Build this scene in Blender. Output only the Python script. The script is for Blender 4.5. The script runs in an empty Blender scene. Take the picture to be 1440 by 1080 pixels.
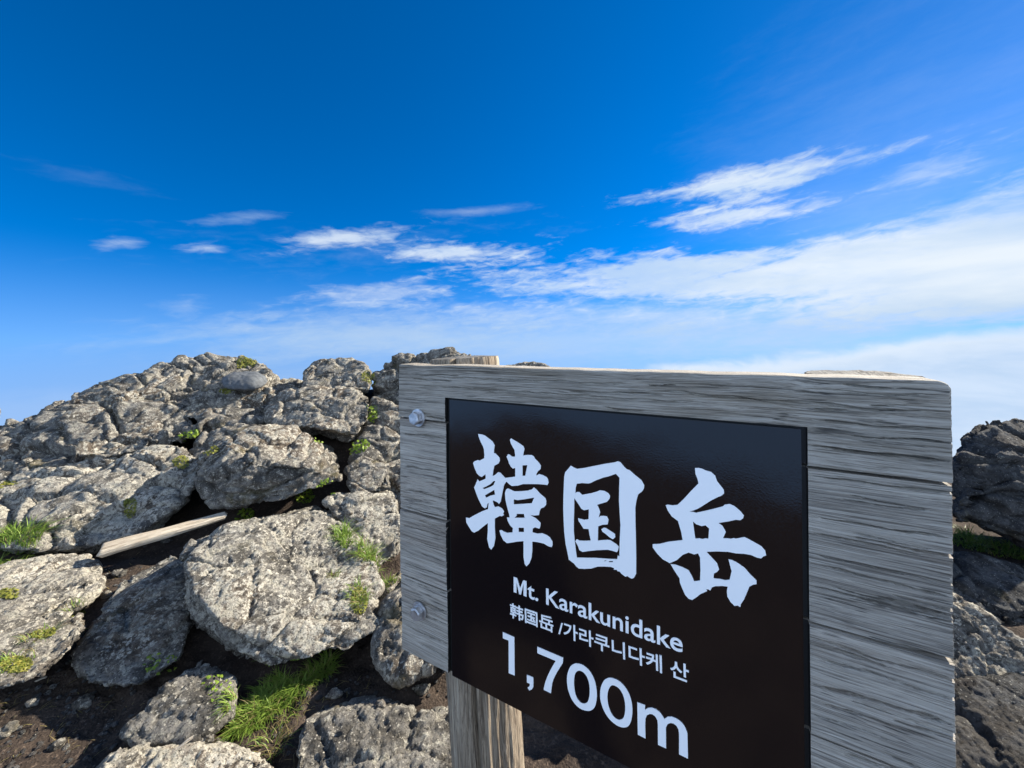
import bpy, bmesh, math, random
import numpy as np
from mathutils import Vector, Matrix

random.seed(7)
RNG = np.random.default_rng(11)
S = bpy.context.scene
COL = S.collection
R = math.radians

# ------------------------------------------------------------------ camera
FPX = 545.0            # focal length in photo pixels (1440 wide): a 13.6 mm ultra wide
CX, HY = 720.0, 477.0  # principal column, horizon row
CAMZ = 1.30            # eye height over the trodden soil
cam = bpy.data.cameras.new('camera')
cam.sensor_fit = 'HORIZONTAL'
cam.sensor_width = 36.0
cam.lens = FPX / 1440 * 36.0
cam.shift_y = -(540 - HY) / 1440
cam.clip_start = 0.02
cam.clip_end = 2000
cam_ob = bpy.data.objects.new('camera', cam)
COL.objects.link(cam_ob)
cam_ob.location = (0, 0, CAMZ)
cam_ob.rotation_euler = (R(90), 0, 0)
S.camera = cam_ob

# ------------------------------------------------------------------ sun and sky
SUN_AZ = 63.0      # degrees to the right of straight ahead
SUN_EL = 32.0
sun_dir = Vector((math.sin(R(SUN_AZ)) * math.cos(R(SUN_EL)),
                  math.cos(R(SUN_AZ)) * math.cos(R(SUN_EL)), math.sin(R(SUN_EL))))
sl = bpy.data.lights.new('sun', 'SUN')
sl.energy = 5.0
sl.angle = R(0.53)
sl.color = (1.0, 0.925, 0.79)
sun = bpy.data.objects.new('sun', sl)
COL.objects.link(sun)
sun.rotation_euler = sun_dir.to_track_quat('Z', 'Y').to_euler()

S.view_settings.view_transform = 'Standard'
S.view_settings.look = 'None'
S.view_settings.gamma = 1
S.view_settings.use_curve_mapping = False
S.view_settings.exposure = 1.45
try:
    S.cycles.use_denoising = True
    S.cycles.max_bounces = 6
    S.cycles.diffuse_bounces = 3
except Exception:
    pass

SKY_STRENGTH = 0.05
world = bpy.data.worlds.new('World')
S.world = world
world.use_nodes = True
wt = world.node_tree
for n in list(wt.nodes):
    wt.nodes.remove(n)


class NT:
    """small helper for node trees"""
    def __init__(self, t):
        self.t = t

    def n(self, typ, **kw):
        nd = self.t.nodes.new(typ)
        for k, v in kw.items():
            setattr(nd, k, v)
        return nd

    def set(self, sock, v):
        if hasattr(v, 'bl_rna') and isinstance(v, bpy.types.NodeSocket):
            self.t.links.new(v, sock)
        elif v is not None:
            sock.default_value = v

    def math(self, op, a, b=None, c=None, clamp=False):
        nd = self.n('ShaderNodeMath', operation=op, use_clamp=clamp)
        self.set(nd.inputs[0], a)
        if b is not None:
            self.set(nd.inputs[1], b)
        if c is not None:
            self.set(nd.inputs[2], c)
        return nd.outputs[0]

    def vmath(self, op, a, b=None):
        nd = self.n('ShaderNodeVectorMath', operation=op)
        self.set(nd.inputs[0], a)
        if b is not None:
            self.set(nd.inputs[1], b)
        return nd.outputs[0]

    def smooth(self, x, lo, hi, to0=0.0, to1=1.0):
        nd = self.n('ShaderNodeMapRange', interpolation_type='SMOOTHSTEP')
        self.set(nd.inputs[0], x)
        nd.inputs[1].default_value = lo
        nd.inputs[2].default_value = hi
        nd.inputs[3].default_value = to0
        nd.inputs[4].default_value = to1
        return nd.outputs[0]

    def lin(self, x, lo, hi, to0=0.0, to1=1.0):
        nd = self.n('ShaderNodeMapRange')
        self.set(nd.inputs[0], x)
        nd.inputs[1].default_value = lo
        nd.inputs[2].default_value = hi
        nd.inputs[3].default_value = to0
        nd.inputs[4].default_value = to1
        return nd.outputs[0]

    def xyz(self, x, y, z):
        nd = self.n('ShaderNodeCombineXYZ')
        self.set(nd.inputs[0], x)
        self.set(nd.inputs[1], y)
        self.set(nd.inputs[2], z)
        return nd.outputs[0]

    def sep(self, v):
        nd = self.n('ShaderNodeSeparateXYZ')
        self.set(nd.inputs[0], v)
        return nd.outputs

    def noise(self, vec, scale, detail=4, rough=0.55, dist=0.0, lac=2.0):
        nd = self.n('ShaderNodeTexNoise')
        self.set(nd.inputs['Vector'], vec)
        nd.inputs['Scale'].default_value = scale
        nd.inputs['Detail'].default_value = detail
        nd.inputs['Roughness'].default_value = rough
        nd.inputs['Lacunarity'].default_value = lac
        nd.inputs['Distortion'].default_value = dist
        return nd.outputs['Fac']

    def voro(self, vec, scale, feature='F1', rand=1.0):
        nd = self.n('ShaderNodeTexVoronoi', feature=feature)
        self.set(nd.inputs['Vector'], vec)
        nd.inputs['Scale'].default_value = scale
        nd.inputs['Randomness'].default_value = rand
        return nd.outputs['Distance']

    def mix(self, f, a, b, blend='MIX'):
        nd = self.n('ShaderNodeMix', data_type='RGBA', blend_type=blend)
        self.set(nd.inputs[0], f)
        for s, v in ((nd.inputs[6], a), (nd.inputs[7], b)):
            if isinstance(v, tuple):
                s.default_value = (*v, 1) if len(v) == 3 else v
            else:
                self.set(s, v)
        return nd.outputs[2]

    def mapping(self, vec, scale=(1, 1, 1), rot=(0, 0, 0), loc=(0, 0, 0)):
        nd = self.n('ShaderNodeMapping')
        self.set(nd.inputs[0], vec)
        nd.inputs['Location'].default_value = loc
        nd.inputs['Rotation'].default_value = rot
        nd.inputs['Scale'].default_value = scale
        return nd.outputs[0]


W = NT(wt)
geo = W.n('ShaderNodeTexCoord').outputs['Generated']   # world: the view direction
dx, dy, dz = W.sep(geo)
az = W.math('ARCTAN2', dx, dy)
el = W.math('ARCSINE', dz)
# the sky of the horizon goes on below it as the haze over the cloud deck
zc = W.math('ADD', W.math('MULTIPLY', W.math('MAXIMUM', dz, 0.0), 0.88), 0.12)
sky = W.n('ShaderNodeTexSky', sky_type='NISHITA')
sky.sun_disc = False
sky.sun_elevation = R(SUN_EL)
sky.sun_rotation = R(SUN_AZ)
sky.altitude = 1700
sky.air_density = 0.7
sky.dust_density = 0.15
sky.ozone_density = 6.0
W.set(sky.inputs[0], W.xyz(dx, dy, zc))
bw = W.n('ShaderNodeRGBToBW')
W.set(bw.inputs[0], sky.outputs[0])
lum = W.xyz(bw.outputs[0], bw.outputs[0], bw.outputs[0])
# deep mountain blue: the sky's own colour with its saturation raised
sat = W.n('ShaderNodeVectorMath', operation='MULTIPLY_ADD')
W.set(sat.inputs[0], W.vmath('SUBTRACT', sky.outputs[0], lum))
sat.inputs[1].default_value = (1.95, 1.95, 1.95)
W.set(sat.inputs[2], lum)
SKYCOL = W.vmath('MAXIMUM', sat.outputs[0], (0.0, 0.0, 0.0))



def azel(px, py):
    x, y, z = (px - CX) / FPX, 1.0, (HY - py) / FPX
    return math.atan2(x, y), math.asin(z / math.sqrt(x * x + y * y + z * z))


def ellipse(p0, p1, half, soft=1.0):
    """0..1 mask of a long cloud lying in the sky between two directions"""
    a0, e0 = azel(*p0)
    a1, e1 = azel(*p1)
    ca, ce = (a0 + a1) / 2, (e0 + e1) / 2
    L = math.hypot(a1 - a0, e1 - e0) / 2
    th = math.atan2(e1 - e0, a1 - a0)
    h = half / FPX
    a = W.math('SUBTRACT', az, ca)
    e = W.math('SUBTRACT', el, ce)
    s = W.math('ADD', W.math('MULTIPLY', a, math.cos(th) / L), W.math('MULTIPLY', e, math.sin(th) / L))
    t = W.math('ADD', W.math('MULTIPLY', a, -math.sin(th) / h), W.math('MULTIPLY', e, math.cos(th) / h))
    r = W.math('SQRT', W.math('ADD', W.math('MULTIPLY', s, s), W.math('MULTIPLY', t, t)))
    return W.math('SUBTRACT', 1.0, r)


# wind-drawn texture: along the streaks, which climb a little to the right
tilt = R(5)
sa = W.math('ADD', W.math('MULTIPLY', az, math.cos(tilt)), W.math('MULTIPLY', el, math.sin(tilt)))
se = W.math('SUBTRACT', W.math('MULTIPLY', el, math.cos(tilt)), W.math('MULTIPLY', az, math.sin(tilt)))
cv = W.xyz(W.math('MULTIPLY', sa, 2.6), W.math('MULTIPLY', se, 15.0), 0.0)
cn = W.noise(cv, 1.5, 6, 0.50, 0.6)
cv2 = W.xyz(W.math('MULTIPLY', sa, 11.0), W.math('MULTIPLY', se, 34.0), 3.0)
cn2 = W.noise(cv2, 2.2, 7, 0.58, 0.5)
cv3 = W.xyz(W.math('MULTIPLY', az, 2.0), W.math('MULTIPLY', el, 6.0), 5.0)
cn3 = W.noise(cv3, 1.5, 6, 0.5, 0.3)
nz = W.math('SUBTRACT', W.math('ADD', W.math('MULTIPLY', cn, 0.62), W.math('MULTIPLY', cn2, 0.38)), 0.5)

acc = None


def add_cloud(mask, k, lo, hi, op):
    """density = smoothstep(mask + k*noise), laid over what is there"""
    global acc
    m = W.math('ADD', mask, W.math('MULTIPLY', nz, k))
    d = W.math('MULTIPLY', W.smooth(m, lo, hi), op)
    if acc is None:
        acc = d
    else:   # screen
        acc = W.math('SUBTRACT', W.math('ADD', acc, d), W.math('MULTIPLY', acc, d))


# the bright streaks at the upper right
add_cloud(ellipse((840, 288), (1275, 197), 22), 2.9, 0.05, 0.9, 0.95)
add_cloud(ellipse((900, 292), (1170, 250), 26), 4.2, 0.15, 1.2, 0.75)
add_cloud(ellipse((880, 312), (1190, 288), 20), 4.0, 0.05, 1.1, 0.85)
add_cloud(ellipse((1170, 275), (1470, 170), 30), 4.6, 0.35, 1.6, 0.40)
add_cloud(ellipse((1380, 262), (1700, 215), 18), 4.0, 0.1, 1.2, 0.6)
# the small ones at the left
add_cloud(ellipse((115, 343), (212, 341), 8), 3.4, 0.05, 1.5, 0.60)
add_cloud(ellipse((240, 347), (340, 349), 8), 3.4, 0.05, 1.4, 0.75)
add_cloud(ellipse((350, 356), (610, 308), 18), 3.0, 0.10, 1.1, 0.80)
add_cloud(ellipse((520, 356), (790, 344), 22), 3.4, 0.05, 1.0, 0.85)
add_cloud(ellipse((260, 315), (420, 296), 9), 3.4, 0.1, 1.5, 0.32)
add_cloud(ellipse((560, 300), (770, 288), 8), 2.4, 0.0, 1.5, 0.28)
add_cloud(ellipse((-60, 215), (270, 275), 14), 3.4, 0.2, 2.0, 0.10)
add_cloud(ellipse((400, 428), (660, 398), 26), 3.0, 0.1, 1.3, 0.55)
add_cloud(ellipse((200, 434), (320, 424), 15), 3.0, 0.1, 1.5, 0.40)
add_cloud(ellipse((310, 450), (450, 438), 16), 3.0, 0.1, 1.4, 0.45)
add_cloud(ellipse((60, 352), (860, 318), 46), 3.6, 0.2, 2.1, 0.16)
add_cloud(ellipse((130, 480), (820, 452), 44), 2.2, -0.1, 1.2, 0.50)
# the long band, thick at the right and running on out of the picture
add_cloud(ellipse((590, 390), (1560, 350), 48), 3.0, 0.05, 0.85, 0.86)
add_cloud(ellipse((880, 390), (2600, 300), 58), 1.9, 0.00, 0.62, 0.90)
add_cloud(ellipse((1150, 372), (2700, 290), 70), 0.8, 0.00, 0.5, 0.9)
add_cloud(ellipse((520, 436), (1700, 425), 44), 2.0, 0.0, 1.1, 0.50)
# hazy veil low down
add_cloud(ellipse((820, 470), (2300, 425), 60), 1.4, -0.1, 1.0, 0.42)
add_cloud(ellipse((120, 490), (1900, 468), 60), 1.0, -0.1, 1.0, 0.60)
add_cloud(ellipse((880, 380), (2300, 120), 260), 0.7, 0.0, 1.4, 0.30)
# clouds go on out of view, thickened behind as fill light for the sign
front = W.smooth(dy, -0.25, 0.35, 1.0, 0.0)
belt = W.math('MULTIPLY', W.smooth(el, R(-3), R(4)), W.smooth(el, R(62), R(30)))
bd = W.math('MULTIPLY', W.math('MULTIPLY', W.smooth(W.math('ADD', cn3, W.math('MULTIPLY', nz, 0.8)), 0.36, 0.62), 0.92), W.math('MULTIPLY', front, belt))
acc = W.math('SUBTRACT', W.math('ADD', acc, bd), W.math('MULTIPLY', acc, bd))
# top of the cloud sea: a soft bank under the horizon, higher to the right
edge = W.lin(az, 0.30, 0.95, R(-4.6), R(1.4))
edge = W.math('ADD', edge, W.math('MULTIPLY', W.math('SUBTRACT', cn3, 0.5), R(3.0)))
puff = W.noise(W.xyz(W.math('MULTIPLY', az, 9.0), W.math('MULTIPLY', el, 16.0), 2.0), 1.6, 7, 0.55, 0.3)
edge = W.math('ADD', edge, W.math('MULTIPLY', W.math('SUBTRACT', puff, 0.5), R(2.6)))
deep = W.math('SUBTRACT', edge, el)
bank = W.smooth(deep, R(-0.7), R(1.3))
bank = W.math('MULTIPLY', bank, W.smooth(az, 0.0, 0.40, 0.10, 0.92))
rim = W.smooth(deep, R(3.0), R(0.3))
shade = W.noise(W.xyz(W.math('MULTIPLY', az, 4.0), W.math('MULTIPLY', el, 14.0), 9.0), 1.5, 6, 0.55, 0.3)

K = 0.366 / SKY_STRENGTH
cloud_col = W.mix(W.smooth(cn3, 0.35, 0.65), (0.84 * K, 0.92 * K, 1.0 * K), (0.55 * K, 0.72 * K, 0.95 * K))
bank_col = W.mix(W.smooth(shade, 0.35, 0.65), (0.55 * K, 0.70 * K, 0.90 * K), (0.68 * K, 0.80 * K, 0.96 * K))
hz = W.smooth(el, R(-10), R(11), 0.55, 0.0)
c = W.mix(hz, SKYCOL, (0.52 * K, 0.60 * K, 0.72 * K))
# the low mist under the band is thin and blue-grey
cloud_col = W.mix(W.smooth(W.math('ADD', el, W.math('MULTIPLY', nz, R(5))), R(1.0), R(6.5)), (0.54 * K, 0.69 * K, 0.87 * K), cloud_col)
# clouds behind are brightened beyond the visible ones to fill the shaded sign
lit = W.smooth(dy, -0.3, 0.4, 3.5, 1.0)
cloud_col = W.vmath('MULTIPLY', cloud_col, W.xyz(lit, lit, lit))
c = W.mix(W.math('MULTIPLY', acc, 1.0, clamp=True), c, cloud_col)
bank_col = W.mix(W.math('MULTIPLY', rim, 0.7), bank_col, (0.86 * K, 0.93 * K, 1.0 * K))
c = W.mix(bank, c, bank_col)
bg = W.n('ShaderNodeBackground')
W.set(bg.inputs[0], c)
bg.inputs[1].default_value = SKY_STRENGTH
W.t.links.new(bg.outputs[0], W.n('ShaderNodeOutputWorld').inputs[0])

# ------------------------------------------------------------------ helpers


def pt(px, py, d):
    """the place in the world at depth d seen at that point of the photograph"""
    return Vector(((px - CX) / FPX * d, d, CAMZ + (HY - py) / FPX * d))


def tag(o, label=None, cat=None, group=None, kind=None):
    if label:
        o['label'] = label
    if cat:
        o['category'] = cat
    if group:
        o['group'] = group
    if kind:
        o['kind'] = kind
    return o


def link(name, me, mat=None, parent=None):
    o = bpy.data.objects.new(name, me)
    COL.objects.link(o)
    if mat:
        me.materials.clear()
        me.materials.append(mat)
    if parent:
        o.parent = parent
    return o


def rebase(o, base):
    """put the object's origin at its base without moving it"""
    o.data.transform(Matrix.Translation(-base))
    o.location = base


def mesh_from(name, verts, faces):
    me = bpy.data.meshes.new(name)
    me.from_pydata([tuple(v) for v in verts], [], faces)
    me.update()
    return me


def bm_mesh(name, bm):
    me = bpy.data.meshes.new(name)
    bm.to_mesh(me)
    bm.free()
    return me


def set_smooth(me, on=True):
    me.polygons.foreach_set('use_smooth', [on] * len(me.polygons))
    me.update()


_p = np.random.default_rng(5).permutation(256)
PERM = np.concatenate([_p, _p, _p])
G3 = np.array([(1, 1, 0), (-1, 1, 0), (1, -1, 0), (-1, -1, 0), (1, 0, 1), (-1, 0, 1), (1, 0, -1), (-1, 0, -1),
               (0, 1, 1), (0, -1, 1), (0, 1, -1), (0, -1, -1)], float)


def perlin(p):
    i = np.floor(p).astype(np.int64)
    f = p - i
    i &= 255
    u = f * f * f * (f * (f * 6 - 15) + 10)
    out = np.zeros(len(p))
    for a in (0, 1):
        wa = u[:, 0] if a else 1 - u[:, 0]
        pa = PERM[i[:, 0] + a]
        for b in (0, 1):
            wb = u[:, 1] if b else 1 - u[:, 1]
            pb = PERM[pa + i[:, 1] + b]
            for c_ in (0, 1):
                wc = u[:, 2] if c_ else 1 - u[:, 2]
                g = G3[PERM[pb + i[:, 2] + c_] % 12]
                d = g[:, 0] * (f[:, 0] - a) + g[:, 1] * (f[:, 1] - b) + g[:, 2] * (f[:, 2] - c_)
                out += wa * wb * wc * d
    return out


def fbm(p, octv=4, gain=0.5, lac=2.03):
    a, s = 1.0, 0
    q = p.copy()
    for _ in range(octv):
        s = s + a * perlin(q)
        q = q * lac + 17.3
        a *= gain
    return s


def billow(p, octv=3, gain=0.5, lac=2.07):
    """rounded lumps with creases between them"""
    a, s = 1.0, 0
    q = p.copy()
    for _ in range(octv):
        s = s + a * (np.abs(perlin(q)) * 2 - 0.45)
        q = q * lac + 31.7
        a *= gain
    return s


def facets(p, sd=0):
    """broken stone: every cell of a jittered lattice is a plane of its own; returns height and closeness to the break"""
    i0 = np.floor(p).astype(np.int64)
    best = np.full(len(p), 9.0)
    second = np.full(len(p), 9.0)
    val = np.zeros(len(p))
    for a in (-1, 0, 1):
        for b in (-1, 0, 1):
            for c_ in (-1, 0, 1):
                ci = i0 + (a, b, c_)
                h1 = PERM[(PERM[(PERM[(ci[:, 0] + sd) & 255] + ci[:, 1]) & 255] + ci[:, 2]) & 255]
                h2, h3 = PERM[(h1 + 71) & 255], PERM[(h1 + 149) & 255]
                f = np.stack([h1, h2, h3], 1) / 255.0
                dv = p - (ci + f)
                d = (dv * dv).sum(1)
                tilt = (np.stack([h2, h3, h1], 1) / 127.5 - 1)
                v = (dv * tilt).sum(1) * 0.9 + (h3 / 255.0 - 0.5) * 0.55
                near = d < best
                second = np.where(near, best, np.minimum(second, d))
                val = np.where(near, v, val)
                best = np.where(near, d, best)
    return val, np.sqrt(second) - np.sqrt(best)


def get_co(me):
    a = np.empty(len(me.vertices) * 3)
    me.vertices.foreach_get('co', a)
    return a.reshape(-1, 3)


def set_co(me, co):
    me.vertices.foreach_set('co', co.ravel())
    me.update()


def get_no(me):
    a = np.empty(len(me.vertices) * 3)
    me.vertex_normals.foreach_get('vector', a)
    return a.reshape(-1, 3)


def smooth_co(me, co, it, k=0.6):
    e = np.empty(len(me.edges) * 2, dtype=np.int64)
    me.edges.foreach_get('vertices', e)
    e = e.reshape(-1, 2)
    n = len(co)
    deg = np.bincount(e.ravel(), minlength=n).astype(float)
    deg[deg == 0] = 1
    for _ in range(it):
        new = np.empty_like(co)
        for ax in range(3):
            s = np.bincount(e[:, 0], co[e[:, 1], ax], n) + np.bincount(e[:, 1], co[e[:, 0], ax], n)
            new[:, ax] = s / deg
        co = co * (1 - k) + new * k
    return co


# ------------------------------------------------------------------ materials
def material(name):
    m = bpy.data.materials.new(name)
    m.use_nodes = True
    t = m.node_tree
    for n in list(t.nodes):
        t.nodes.remove(n)
    N = NT(t)
    b = N.n('ShaderNodeBsdfPrincipled')
    o = N.n('ShaderNodeOutputMaterial')
    t.links.new(b.outputs[0], o.inputs[0])
    return m, N, b


def bump(N, b, h, strength, dist, prev=None):
    nd = N.n('ShaderNodeBump')
    nd.inputs['Strength'].default_value = strength
    nd.inputs['Distance'].default_value = dist
    N.set(nd.inputs['Height'], h)
    if prev is not None:
        N.set(nd.inputs['Normal'], prev)
    N.set(b.inputs['Normal'], nd.outputs[0])
    return nd.outputs[0]


def rock_mat(name, dark, mid, pale, pale_amt, brown=0.35, moss=0.2):
    m, N, b = material(name)
    P = N.n('ShaderNodeTexCoord').outputs['Object']
    oi = N.n('ShaderNodeObjectInfo')
    P = N.vmath('ADD', P, N.xyz(N.math('MULTIPLY', oi.outputs['Random'], 37.0), 3.0, 1.0))
    big = N.noise(P, 2.3, 4, 0.55, 0.3)
    med = N.noise(P, 11.0, 6, 0.66, 0.25)
    fine = N.noise(P, 52.0, 7, 0.74, 0.2)
    grit = N.noise(P, 120.0, 5, 0.75)
    warp = N.vmath('ADD', P, N.vmath('MULTIPLY', N.xyz(fine, med, grit), (0.04, 0.04, 0.04)))
    vo = N.voro(warp, 30.0)
    vo2 = N.voro(P, 95.0)
    vo3 = N.voro(warp, 62.0)
    # basalt body
    body = N.mix(N.smooth(med, 0.38, 0.60), dark, mid)
    body = N.mix(N.math('MULTIPLY', N.smooth(big, 0.48, 0.64), brown), body, (0.18, 0.125, 0.08))
    # crustose lichen: pale blotches broken up by grit
    f = N.math('ADD', N.math('MULTIPLY', fine, 1.05), N.math('ADD', N.math('MULTIPLY', med, 0.45), N.math('MULTIPLY', big, 0.35)))
    f = N.math('SUBTRACT', f, N.math('MULTIPLY', vo, 0.25))
    lm = N.math('MULTIPLY', N.smooth(f, 0.94 - pale_amt, 1.03 - pale_amt), 0.95)
    pal = N.mix(N.smooth(med, 0.4, 0.6), pale, (pale[0] * 0.70, pale[1] * 0.71, pale[2] * 0.70))
    col = N.mix(lm, body, pal)
    # whiter lichen crusts, and black lichen specks and pits
    col = N.mix(N.math('MULTIPLY', N.smooth(vo2, 0.30, 0.14), N.smooth(fine, 0.44, 0.58)), col, tuple(min(0.66, v * 1.12) for v in pale))
    col = N.mix(N.math('MULTIPLY', N.smooth(grit, 0.535, 0.615), 0.8), col, (0.035, 0.032, 0.028))
    col = N.mix(N.math('MULTIPLY', N.math('MULTIPLY', N.smooth(vo3, 0.26, 0.10), N.smooth(fine, 0.52, 0.42)), 0.8), col, (0.03, 0.028, 0.025))
    # olive and ochre moss film here and there
    ms = N.math('MULTIPLY', N.smooth(N.noise(P, 4.0, 6, 0.62, 0.5), 0.57, 0.68), moss)
    col = N.mix(ms, col, N.mix(N.smooth(fine, 0.4, 0.6), (0.10, 0.095, 0.02), (0.21, 0.15, 0.05)))
    # each rock its own tint, and broad stains of rust and soot
    tint = N.mix(oi.outputs['Random'], (1.0, 0.97, 0.93), (0.80, 0.80, 0.80))
    col = N.mix(1.0, col, tint, 'MULTIPLY')
    st_ = N.noise(P, 1.3, 5, 0.6, 0.8)
    col = N.mix(N.math('MULTIPLY', N.smooth(st_, 0.55, 0.68), 0.32), col, (0.10, 0.082, 0.062))
    col = N.mix(N.math('MULTIPLY', N.smooth(st_, 0.42, 0.33), 0.35), col, (0.075, 0.073, 0.07))
    N.set(b.inputs['Base Color'], col)
    b.inputs['Roughness'].default_value = 0.95
    b.inputs['Specular IOR Level'].default_value = 0.12
    h = N.math('ADD', N.math('MULTIPLY', fine, 0.75), N.math('MULTIPLY', grit, 0.35))
    h = N.math('ADD', h, N.math('MULTIPLY', N.smooth(vo3, 0.05, 0.40), 0.22))
    bump(N, b, h, 1.0, 0.022)
    return m


M = {}
M['rock'] = rock_mat('lichen_rock', (0.085, 0.08, 0.072), (0.25, 0.236, 0.212), (0.56, 0.53, 0.455), 0.115, 0.4, 0.35)
M['rock_pale'] = rock_mat('pale_lichen_rock', (0.11, 0.103, 0.092), (0.32, 0.30, 0.265), (0.60, 0.565, 0.485), 0.17, 0.3, 0.2)
M['rock_dark'] = rock_mat('shade_dark_rock', (0.034, 0.035, 0.038), (0.10, 0.102, 0.105), (0.29, 0.285, 0.26), 0.0, 0.1, 0.25)  # albedo lowered so the shade on the right-hand rocks is in the colour

m, N, b = material('smooth_stone')
P = N.n('ShaderNodeTexCoord').outputs['Object']
n1 = N.noise(P, 30, 6, 0.65)
N.set(b.inputs['Base Color'], N.mix(N.smooth(n1, 0.3, 0.7), (0.045, 0.05, 0.055), (0.10, 0.107, 0.114)))
b.inputs['Roughness'].default_value = 0.8
bump(N, b, n1, 0.4, 0.01)
M['stone'] = m

m, N, b = material('soil')
P = N.n('ShaderNodeTexCoord').outputs['Object']
n1 = N.noise(P, 6, 6, 0.6)
n2 = N.noise(P, 70, 6, 0.7)
n3 = N.voro(P, 120)
c = N.mix(N.smooth(n1, 0.35, 0.65), (0.030, 0.023, 0.019), (0.058, 0.044, 0.035))
c = N.mix(N.smooth(n2, 0.52, 0.70), c, (0.115, 0.085, 0.064))
c = N.mix(N.math('MULTIPLY', N.smooth(n3, 0.28, 0.12), 0.6), c, (0.02, 0.015, 0.012))
N.set(b.inputs['Base Color'], c)
b.inputs['Roughness'].default_value = 1.0
b.inputs['Specular IOR Level'].default_value = 0.1
bump(N, b, N.math('ADD', n2, N.math('MULTIPLY', n3, 0.6)), 0.6, 0.010)
M['soil'] = m


def wood_mat(name, cols, axis='X', rough=0.85, fscale=1.0, warm=0.3, bumpk=0.7, checks=1.0):
    m, N, b = material(name)
    P = N.n('ShaderNodeTexCoord').outputs['Object']

    def st(al, ac):
        return (al, ac * fscale, ac * fscale) if axis == 'X' else (ac * fscale, ac * fscale, al)
    warp = N.noise(N.mapping(P, st(2.0, 8)), 1.0, 3, 0.5)

    def off(k):
        w_ = N.math('MULTIPLY', warp, k)
        return N.xyz(0.0, w_, w_) if axis == 'X' else N.xyz(w_, w_, 0.0)
    g0 = N.noise(N.vmath('ADD', N.mapping(P, st(1.2, 40)), off(1.8)), 1.0, 4, 0.6)
    g1 = N.noise(N.vmath('ADD', N.mapping(P, st(3.2, 360)), off(9.0)), 1.0, 6, 0.68)
    g2 = N.noise(N.vmath('ADD', N.mapping(P, st(9.0, 1000)), off(24.0)), 1.0, 4, 0.68)
    bigc = N.noise(N.vmath('ADD', N.mapping(P, st(1.3, 18)), off(1.0)), 1.0, 4, 0.6)
    blot = N.noise(N.mapping(P, st(6, 16)), 1.0, 5, 0.6)
    d, a, l, wc = cols
    tone = N.math('ADD', N.math('MULTIPLY', g0, 0.40), N.math('MULTIPLY', g1, 0.60))
    col = N.mix(N.smooth(tone, 0.36, 0.50), d, a)
    col = N.mix(N.smooth(tone, 0.48, 0.64), col, l)
    col = N.mix(N.math('MULTIPLY', N.smooth(bigc, 0.46, 0.62), warm), col, wc)
    col = N.mix(N.math('MULTIPLY', N.smooth(blot, 0.50, 0.66), 0.35), col, l)
    col = N.mix(N.math('MULTIPLY', N.smooth(g2, 0.48, 0.36), 0.8), col, d)
    col = N.mix(N.math('MULTIPLY', N.smooth(g2, 0.53, 0.64), 0.6), col, l)
    # short dark flecks along the grain, in groups
    fl = N.noise(N.vmath('ADD', N.mapping(P, st(18, 420)), off(8.0)), 1.0, 3, 0.6)
    grp = N.smooth(N.noise(N.mapping(P, st(5, 18), loc=(5, 2, 7)), 1.0, 3, 0.5), 0.44, 0.62)
    col = N.mix(N.math('MULTIPLY', N.math('MULTIPLY', N.smooth(fl, 0.57, 0.66), grp), 0.8 * checks), col, (0.03, 0.028, 0.026))
    line = N.math('MULTIPLY', N.math('MULTIPLY', N.smooth(g1, 0.40, 0.33), N.smooth(bigc, 0.40, 0.56)), 0.7 * checks)
    col = N.mix(line, col, (0.05, 0.046, 0.043))
    N.set(b.inputs['Base Color'], col)
    b.inputs['Roughness'].default_value = rough
    b.inputs['Specular IOR Level'].default_value = 0.3
    h = N.math('ADD', N.math('MULTIPLY', g1, 0.5), N.math('MULTIPLY', g2, 0.5))
    h = N.math('SUBTRACT', h, N.math('MULTIPLY', line, 0.9))
    bump(N, b, h, bumpk, 0.006)
    return m


M['wood'] = wood_mat('weathered_grey_wood', ((0.13, 0.114, 0.095), (0.345, 0.312, 0.265), (0.53, 0.482, 0.41), (0.30, 0.235, 0.18)), 'X', warm=0.4)
M['wood_top'] = wood_mat('weathered_brown_wood', ((0.11, 0.096, 0.076), (0.27, 0.242, 0.20), (0.46, 0.42, 0.36), (0.21, 0.163, 0.105)), 'X', fscale=0.6, warm=0.6)
M['post'] = wood_mat('log_wood', ((0.06, 0.044, 0.030), (0.25, 0.197, 0.14), (0.43, 0.365, 0.275), (0.14, 0.098, 0.064)), 'Z', warm=0.5, fscale=0.6)
M['post_end'] = wood_mat('grey_end_grain', ((0.05, 0.047, 0.042), (0.13, 0.122, 0.11), (0.22, 0.21, 0.19), (0.10, 0.08, 0.06)), 'X', fscale=0.5)
M['timber'] = wood_mat('bleached_timber', ((0.19, 0.15, 0.105), (0.40, 0.34, 0.26), (0.54, 0.48, 0.38), (0.29, 0.22, 0.15)), 'X', fscale=0.4, warm=0.5, checks=1.0)

m, N, b = material('dark_brown_enamel')
P = N.n('ShaderNodeTexCoord').outputs['Object']
b.inputs['Base Color'].default_value = (0.009, 0.0055, 0.0055, 1)
b.inputs['Roughness'].default_value = 0.16
b.inputs['Specular IOR Level'].default_value = 0.55
peel = N.noise(P, 420, 2, 0.5)
wav = N.noise(P, 9, 2, 0.5)
bump(N, b, N.math('ADD', N.math('MULTIPLY', peel, 0.05), wav), 0.12, 0.01)
dust = N.noise(P, 300, 3, 0.7)
N.set(b.inputs['Roughness'], N.lin(dust, 0.3, 0.8, 0.07, 0.20))
M['plate'] = m

m, N, b = material('white_lettering')
b.inputs['Base Color'].default_value = (0.93, 0.93, 0.92, 1)
b.inputs['Roughness'].default_value = 0.5
M['white'] = m

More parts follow.
